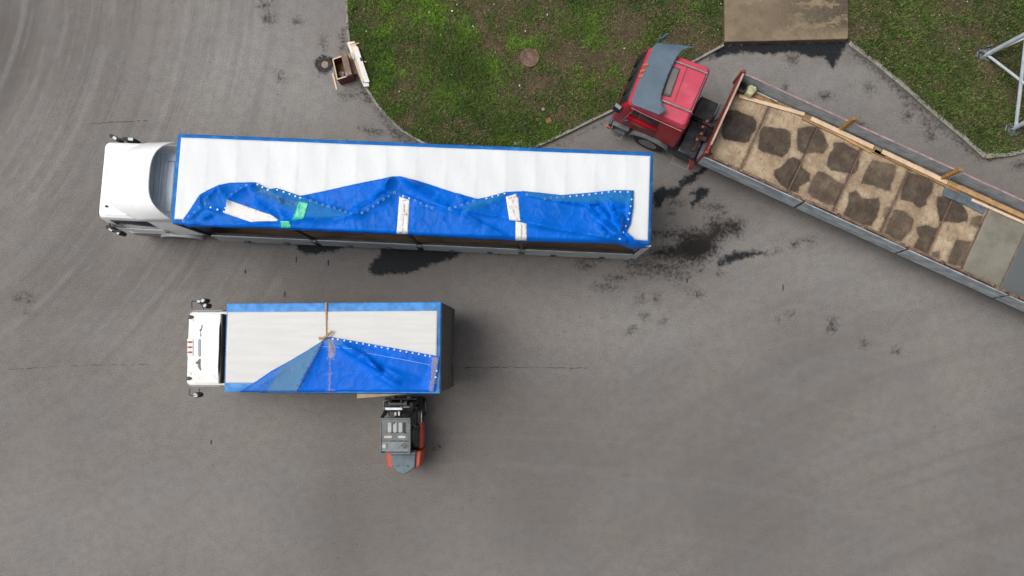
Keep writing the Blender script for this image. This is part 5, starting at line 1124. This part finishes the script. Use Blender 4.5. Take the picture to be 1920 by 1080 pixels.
# dropsides
gaps = [u_of(1500, 383, 1.6), u_of(1690, 476, 1.6), u_of(1875, 568, 1.6)]
nb_edges = [U0-.02]+sum([[g-.04, g+.06] for g in gaps], [])+[U1]
for i in range(0, len(nb_edges), 2):
    a, b = nb_edges[i], nb_edges[i+1]; m = MB(); m.loft([[TC(a, V0-.06, 1.15), TC(b, V0-.06, 1.15), TC(b, V0-.02, 1.15), TC(a, V0-.02, 1.15)], [TC(a, V0-.03, 1.86), TC(b, V0-.03, 1.86), TC(b, V0+.0, 1.86), TC(a, V0+.0, 1.86)]]); d = m.build('dropside', TARB, Cc, bevel=.004)
    m = MB()
    for z in (1.50,): m.bar(TC(a+.02, V0-.047, z), TC(b-.02, V0-.047, z), .008, .015)
    m.build('rib', TARB, d)
    m = MB(); n = int((b-a)/.9)
    for k in range(n): u = a+.3+k*.9; m.box(TC, u, u+random.uniform(.5, .84), V0+.06, V0+.13, 1.74, 1.83+random.uniform(-.02, .02))
    m.box(TC, a+.02, b-.02, V0+.0, V0+.155, 1.46, 1.74); d2 = m.build('timber_lining', RAILW, Cc, bevel=.004)
    m = MB(); 
    for k in range(n+1): u = a+.2+k*.9; m.box(TC, u, u+.05, V0+.01, V0+.16, 1.745, 1.79)
    m.build('clip', RUSTY, d2)
far_e = [U0+.05, u_of(1592, 226, 2.1), u_of(1592, 226, 2.1)+.12, u_of(1797, 322, 2.1), u_of(1797, 322, 2.1)+.12, U1]
for i in range(0, 6, 2):
    a, b = far_e[i], far_e[i+1]; m = MB(); m.box(TC, a, b, V1-.04, V1, 1.42, 2.10); d = m.build('dropside', TARB, Cc, bevel=.004)
    m = MB()
    for z in (1.6, 1.78, 1.96): m.bar(TC(a+.01, V1-.0385, z), TC(b-.01, V1-.0385, z), .008, .015)
    m.build('rib', M('pale_rib', (.36, .40, .425), .6, var=.25, sc=4), d)
    m = MB(); m.box(TC, a, b, V1-.035, V1+.01, 2.102, 2.125); m.build('top_edge', M('pale_red_edge', (.34, .22, .22), .6, var=.3, sc=5), d)
for px, py in ((1578, 241), (1768, 333)):
    a = P(px, py, 1.55); m = MB(); m.bar((a[0]-.02, a[1]-.02, 1.5), (a[0]+.02, a[1]+.04, 2.50), .14, .10); q = m.build('stake', M('yellow_brown_stake', (.36, .19, .05), .7, var=.25, sc=7), Cc, bevel=.01)
    m = MB(); m.bar((a[0]+.00, a[1]+.04, 2.502), (a[0]+.04, a[1]+.04, 2.52), .13, .03); m.build('stake_cap', RUSTY, q)
# things lying on the trailer bed
def plank(a, b, wd, z0, th, mat, lab, grp='planks along the far side of the flatbed'): return board('plank', a, b, wd, z0, th, mat, lab, 'plank', grp)
plank((1385.5, 179.5), (1509, 214), .11, 1.47, .05, PINE, 'pale plank nearest the red cab, below the canister')
plank((1414, 178), (1520, 222), .10, 1.465, .03, OLDW, 'dark old plank under the pale plank nearest the red cab')
plank((1521, 221.5), (1638, 276), .13, 1.53, .06, PINE, 'pale plank crossing the foot of the left stake')
plank((1505, 220), (1660, 292), .12, 1.465, .05, OLDW, 'dark plank under the pale plank at the left stake')
plank((1548, 238.5), (1634, 286), .06, 1.47, .05, M('amber_timber', (.45, .28, .12), .7, var=.2), 'thin amber plank below the left stake')
plank((1655, 283.5), (1777, 342), .13, 1.53, .06, PINE, 'pale plank ending at the foot of the right stake')
plank((1640, 282), (1800, 360), .10, 1.465, .05, OLDW, 'dark plank under the pale plank at the right stake')
plank((1778, 342), (1930, 410), .14, 1.53, .06, M('honey_timber', (.42, .25, .11), .7, var=.2, sc=5), 'honey coloured plank running off to the right of the right stake')
plank((1822, 374), (1935, 424), .08, 1.47, .04, PINE, 'thin pale plank below the honey coloured one')
m = MB(); m.prism(ccw([P(a, b, 1.5)[:2] for a, b in ZP((1560, 280), 3.178, [(672, 225), (720, 215), (930, 350), (900, 385), (790, 330), (660, 275)])]), 1.47, 1.5)
tag(m.build('metal_sheet', M('slate_sheet', (.09, .12, .14), .5, var=.3, sc=5)), 'slate blue sheet offcut on the flatbed floor below the right stake', 'metal sheet')
x, y, _ = P(1392, 163, 1.75); o = thing('bucket', (x, y, ZBED), 'black bucket in the far front corner of the flatbed', 'bucket')
m = MB(); n = 20; cr_ = lambda r, z: [(x+r*math.cos(6.2832*k/n), y+r*math.sin(6.2832*k/n), z) for k in range(n)]
m.loft([cr_(.12, 1.46), cr_(.15, 1.78), cr_(.138, 1.78), cr_(.11, 1.48)]); m.build('pail', M('grey_green_pail', (.05, .06, .05), .5, var=.4, sc=15), o)
m = MB(); m.tube([(x-.15, y, 1.76), (x-.13, y-.1, 1.79), (x, y-.16, 1.79), (x+.13, y-.1, 1.79), (x+.15, y, 1.76)], .007, 5); m.build('handle', CHROME, o)
cq = ZP((1370, 120), 7.713, [(265, 300), (310, 285), (385, 330), (390, 375), (310, 462), (215, 420)]); x, y, _ = P(1409, 168, 1.75)
o = thing('canister', (x, y, ZBED), 'yellowish white plastic canister beside the black bucket', 'canister')
q = ccw([P(a, b, 1.78)[:2] for a, b in cq]); m = MB(); c0 = (sum(p[0] for p in q)/6, sum(p[1] for p in q)/6)
m.loft([wq(q, 1.46), wq(q, 1.72), [(c0[0]+(a-c0[0])*.8, c0[1]+(b-c0[1])*.8, 1.78) for a, b in q]]); m.build('body', M('milky_plastic', (.42, .42, .24), .4, var=.3, sc=9, dirt=(.6, .6, .52), dirt_amt=.9, dsc=6), o, bevel=.02)
m = MB(); m.disc((c0[0]+.07, c0[1]+.03, 1.78), .035, .04, 12); m.build('cap', M('cap_white', (.6, .6, .55), .5), o)
m = MB(); m.tube([(c0[0]-.05, c0[1]+.06, 1.78), (c0[0]-.02, c0[1]+.02, 1.84), (c0[0]+.03, c0[1]-.04, 1.84), (c0[0]+.04, c0[1]-.07, 1.78)], .014, 6); m.build('handle', M('canister_grip', (.45, .45, .3), .5), o)
m = MB(); m.tube([P(1419, 172.5, 1.62), P(1457, 190, 1.62)], .018, 8); tag(m.build('metal_rod', M('pale_rod', (.6, .55, .52), .35, metal=.4)), 'thin pale metal rod on the flatbed right of the canister', 'rod')

# ------------------------------------------------------------------ steel mast with tubular legs
feet = [Vector((15.24, 9.66)), Vector((16.18, 7.22)), Vector((18.62, 8.16)), Vector((17.68, 10.60))]; cen = sum(feet, Vector((0, 0)))/4
PY = thing('lattice_mast', (cen.x, cen.y, .08), 'pale grey tubular steel mast standing in the right-hand lawn', 'mast')
apex = 26.0
def legp(i, z): p = feet[i]+(cen-feet[i])*(z/apex); return (p.x, p.y, z)
BOLT = M('dull_zinc', (.19, .21, .23), .6, metal=.2, var=.2)
MAST = M('pale_grey_mast_paint', (.50, .56, .60), .45, var=.12, sc=3, dirt=(.25, .27, .28), dirt_amt=.4)
for i in range(4):
    m = MB(); m.tube([legp(i, .14), legp(i, 11), legp(i, 22)], [.075, .065, .05], 12); lg = m.build('leg', MAST, PY)
    p = feet[i]; m = MB(); m.box(I3, p.x-.18, p.x+.18, p.y-.18, p.y+.18, .10, .135)
    d = (cen-p).normalized(); d3 = Vector((d.x, d.y, 0)); c0 = Vector((p.x, p.y, .18)); m.bar(c0-d3*.3, c0+d3*.12, .02, .14); pe = Vector((-d.y, d.x, 0)); m.bar(c0-pe*.2, c0+pe*.2, .02, .14)
    m.build('foot_plate', BOLT, PY)
    m = MB()
    for a in (-1, 1):
        for b in (-1, 1):
            m.lathe((p.x+a*.14, p.y+b*.14, .135), (0, 0, 1), [(0, .03), (.04, .03), (.04, .015), (.12, .015)], 8)
    m.tube([(p.x-.34, p.y-.1, .12), (p.x-.34, p.y-.1, .24), (p.x-.3, p.y+.08, .24), (p.x-.3, p.y+.08, .12)], .02, 6); m.tube([(p.x+.02, p.y+.26, .12), (p.x+.02, p.y+.26, .22), (p.x+.18, p.y+.3, .22), (p.x+.18, p.y+.3, .12)], .018, 6)
    m.build('anchor_bolt', BOLT, PY)
zs = [.2, 2.0, 3.8, 5.6, 7.4, 9.2, 11, 12.8, 14.6, 16.4, 18.2, 20]
for i in range(4):
    j = (i+1) % 4
    for k in range(len(zs)-1):
        if zs[k+1] > 20.5: continue
        m = MB(); m.tube([legp(i, zs[k]), legp(j, zs[k+1])], .042, 8); m.build('brace', MAST, PY)
        m = MB(); m.tube([legp(j, zs[k]+.03), legp(i, zs[k+1])], .058 if i == 0 and k == 0 else .042, 8); m.build('brace', MAST, PY)
        if k > 0: m = MB(); m.tube([legp(i, zs[k]), legp(j, zs[k])], .035, 8); m.build('strut', MAST, PY)
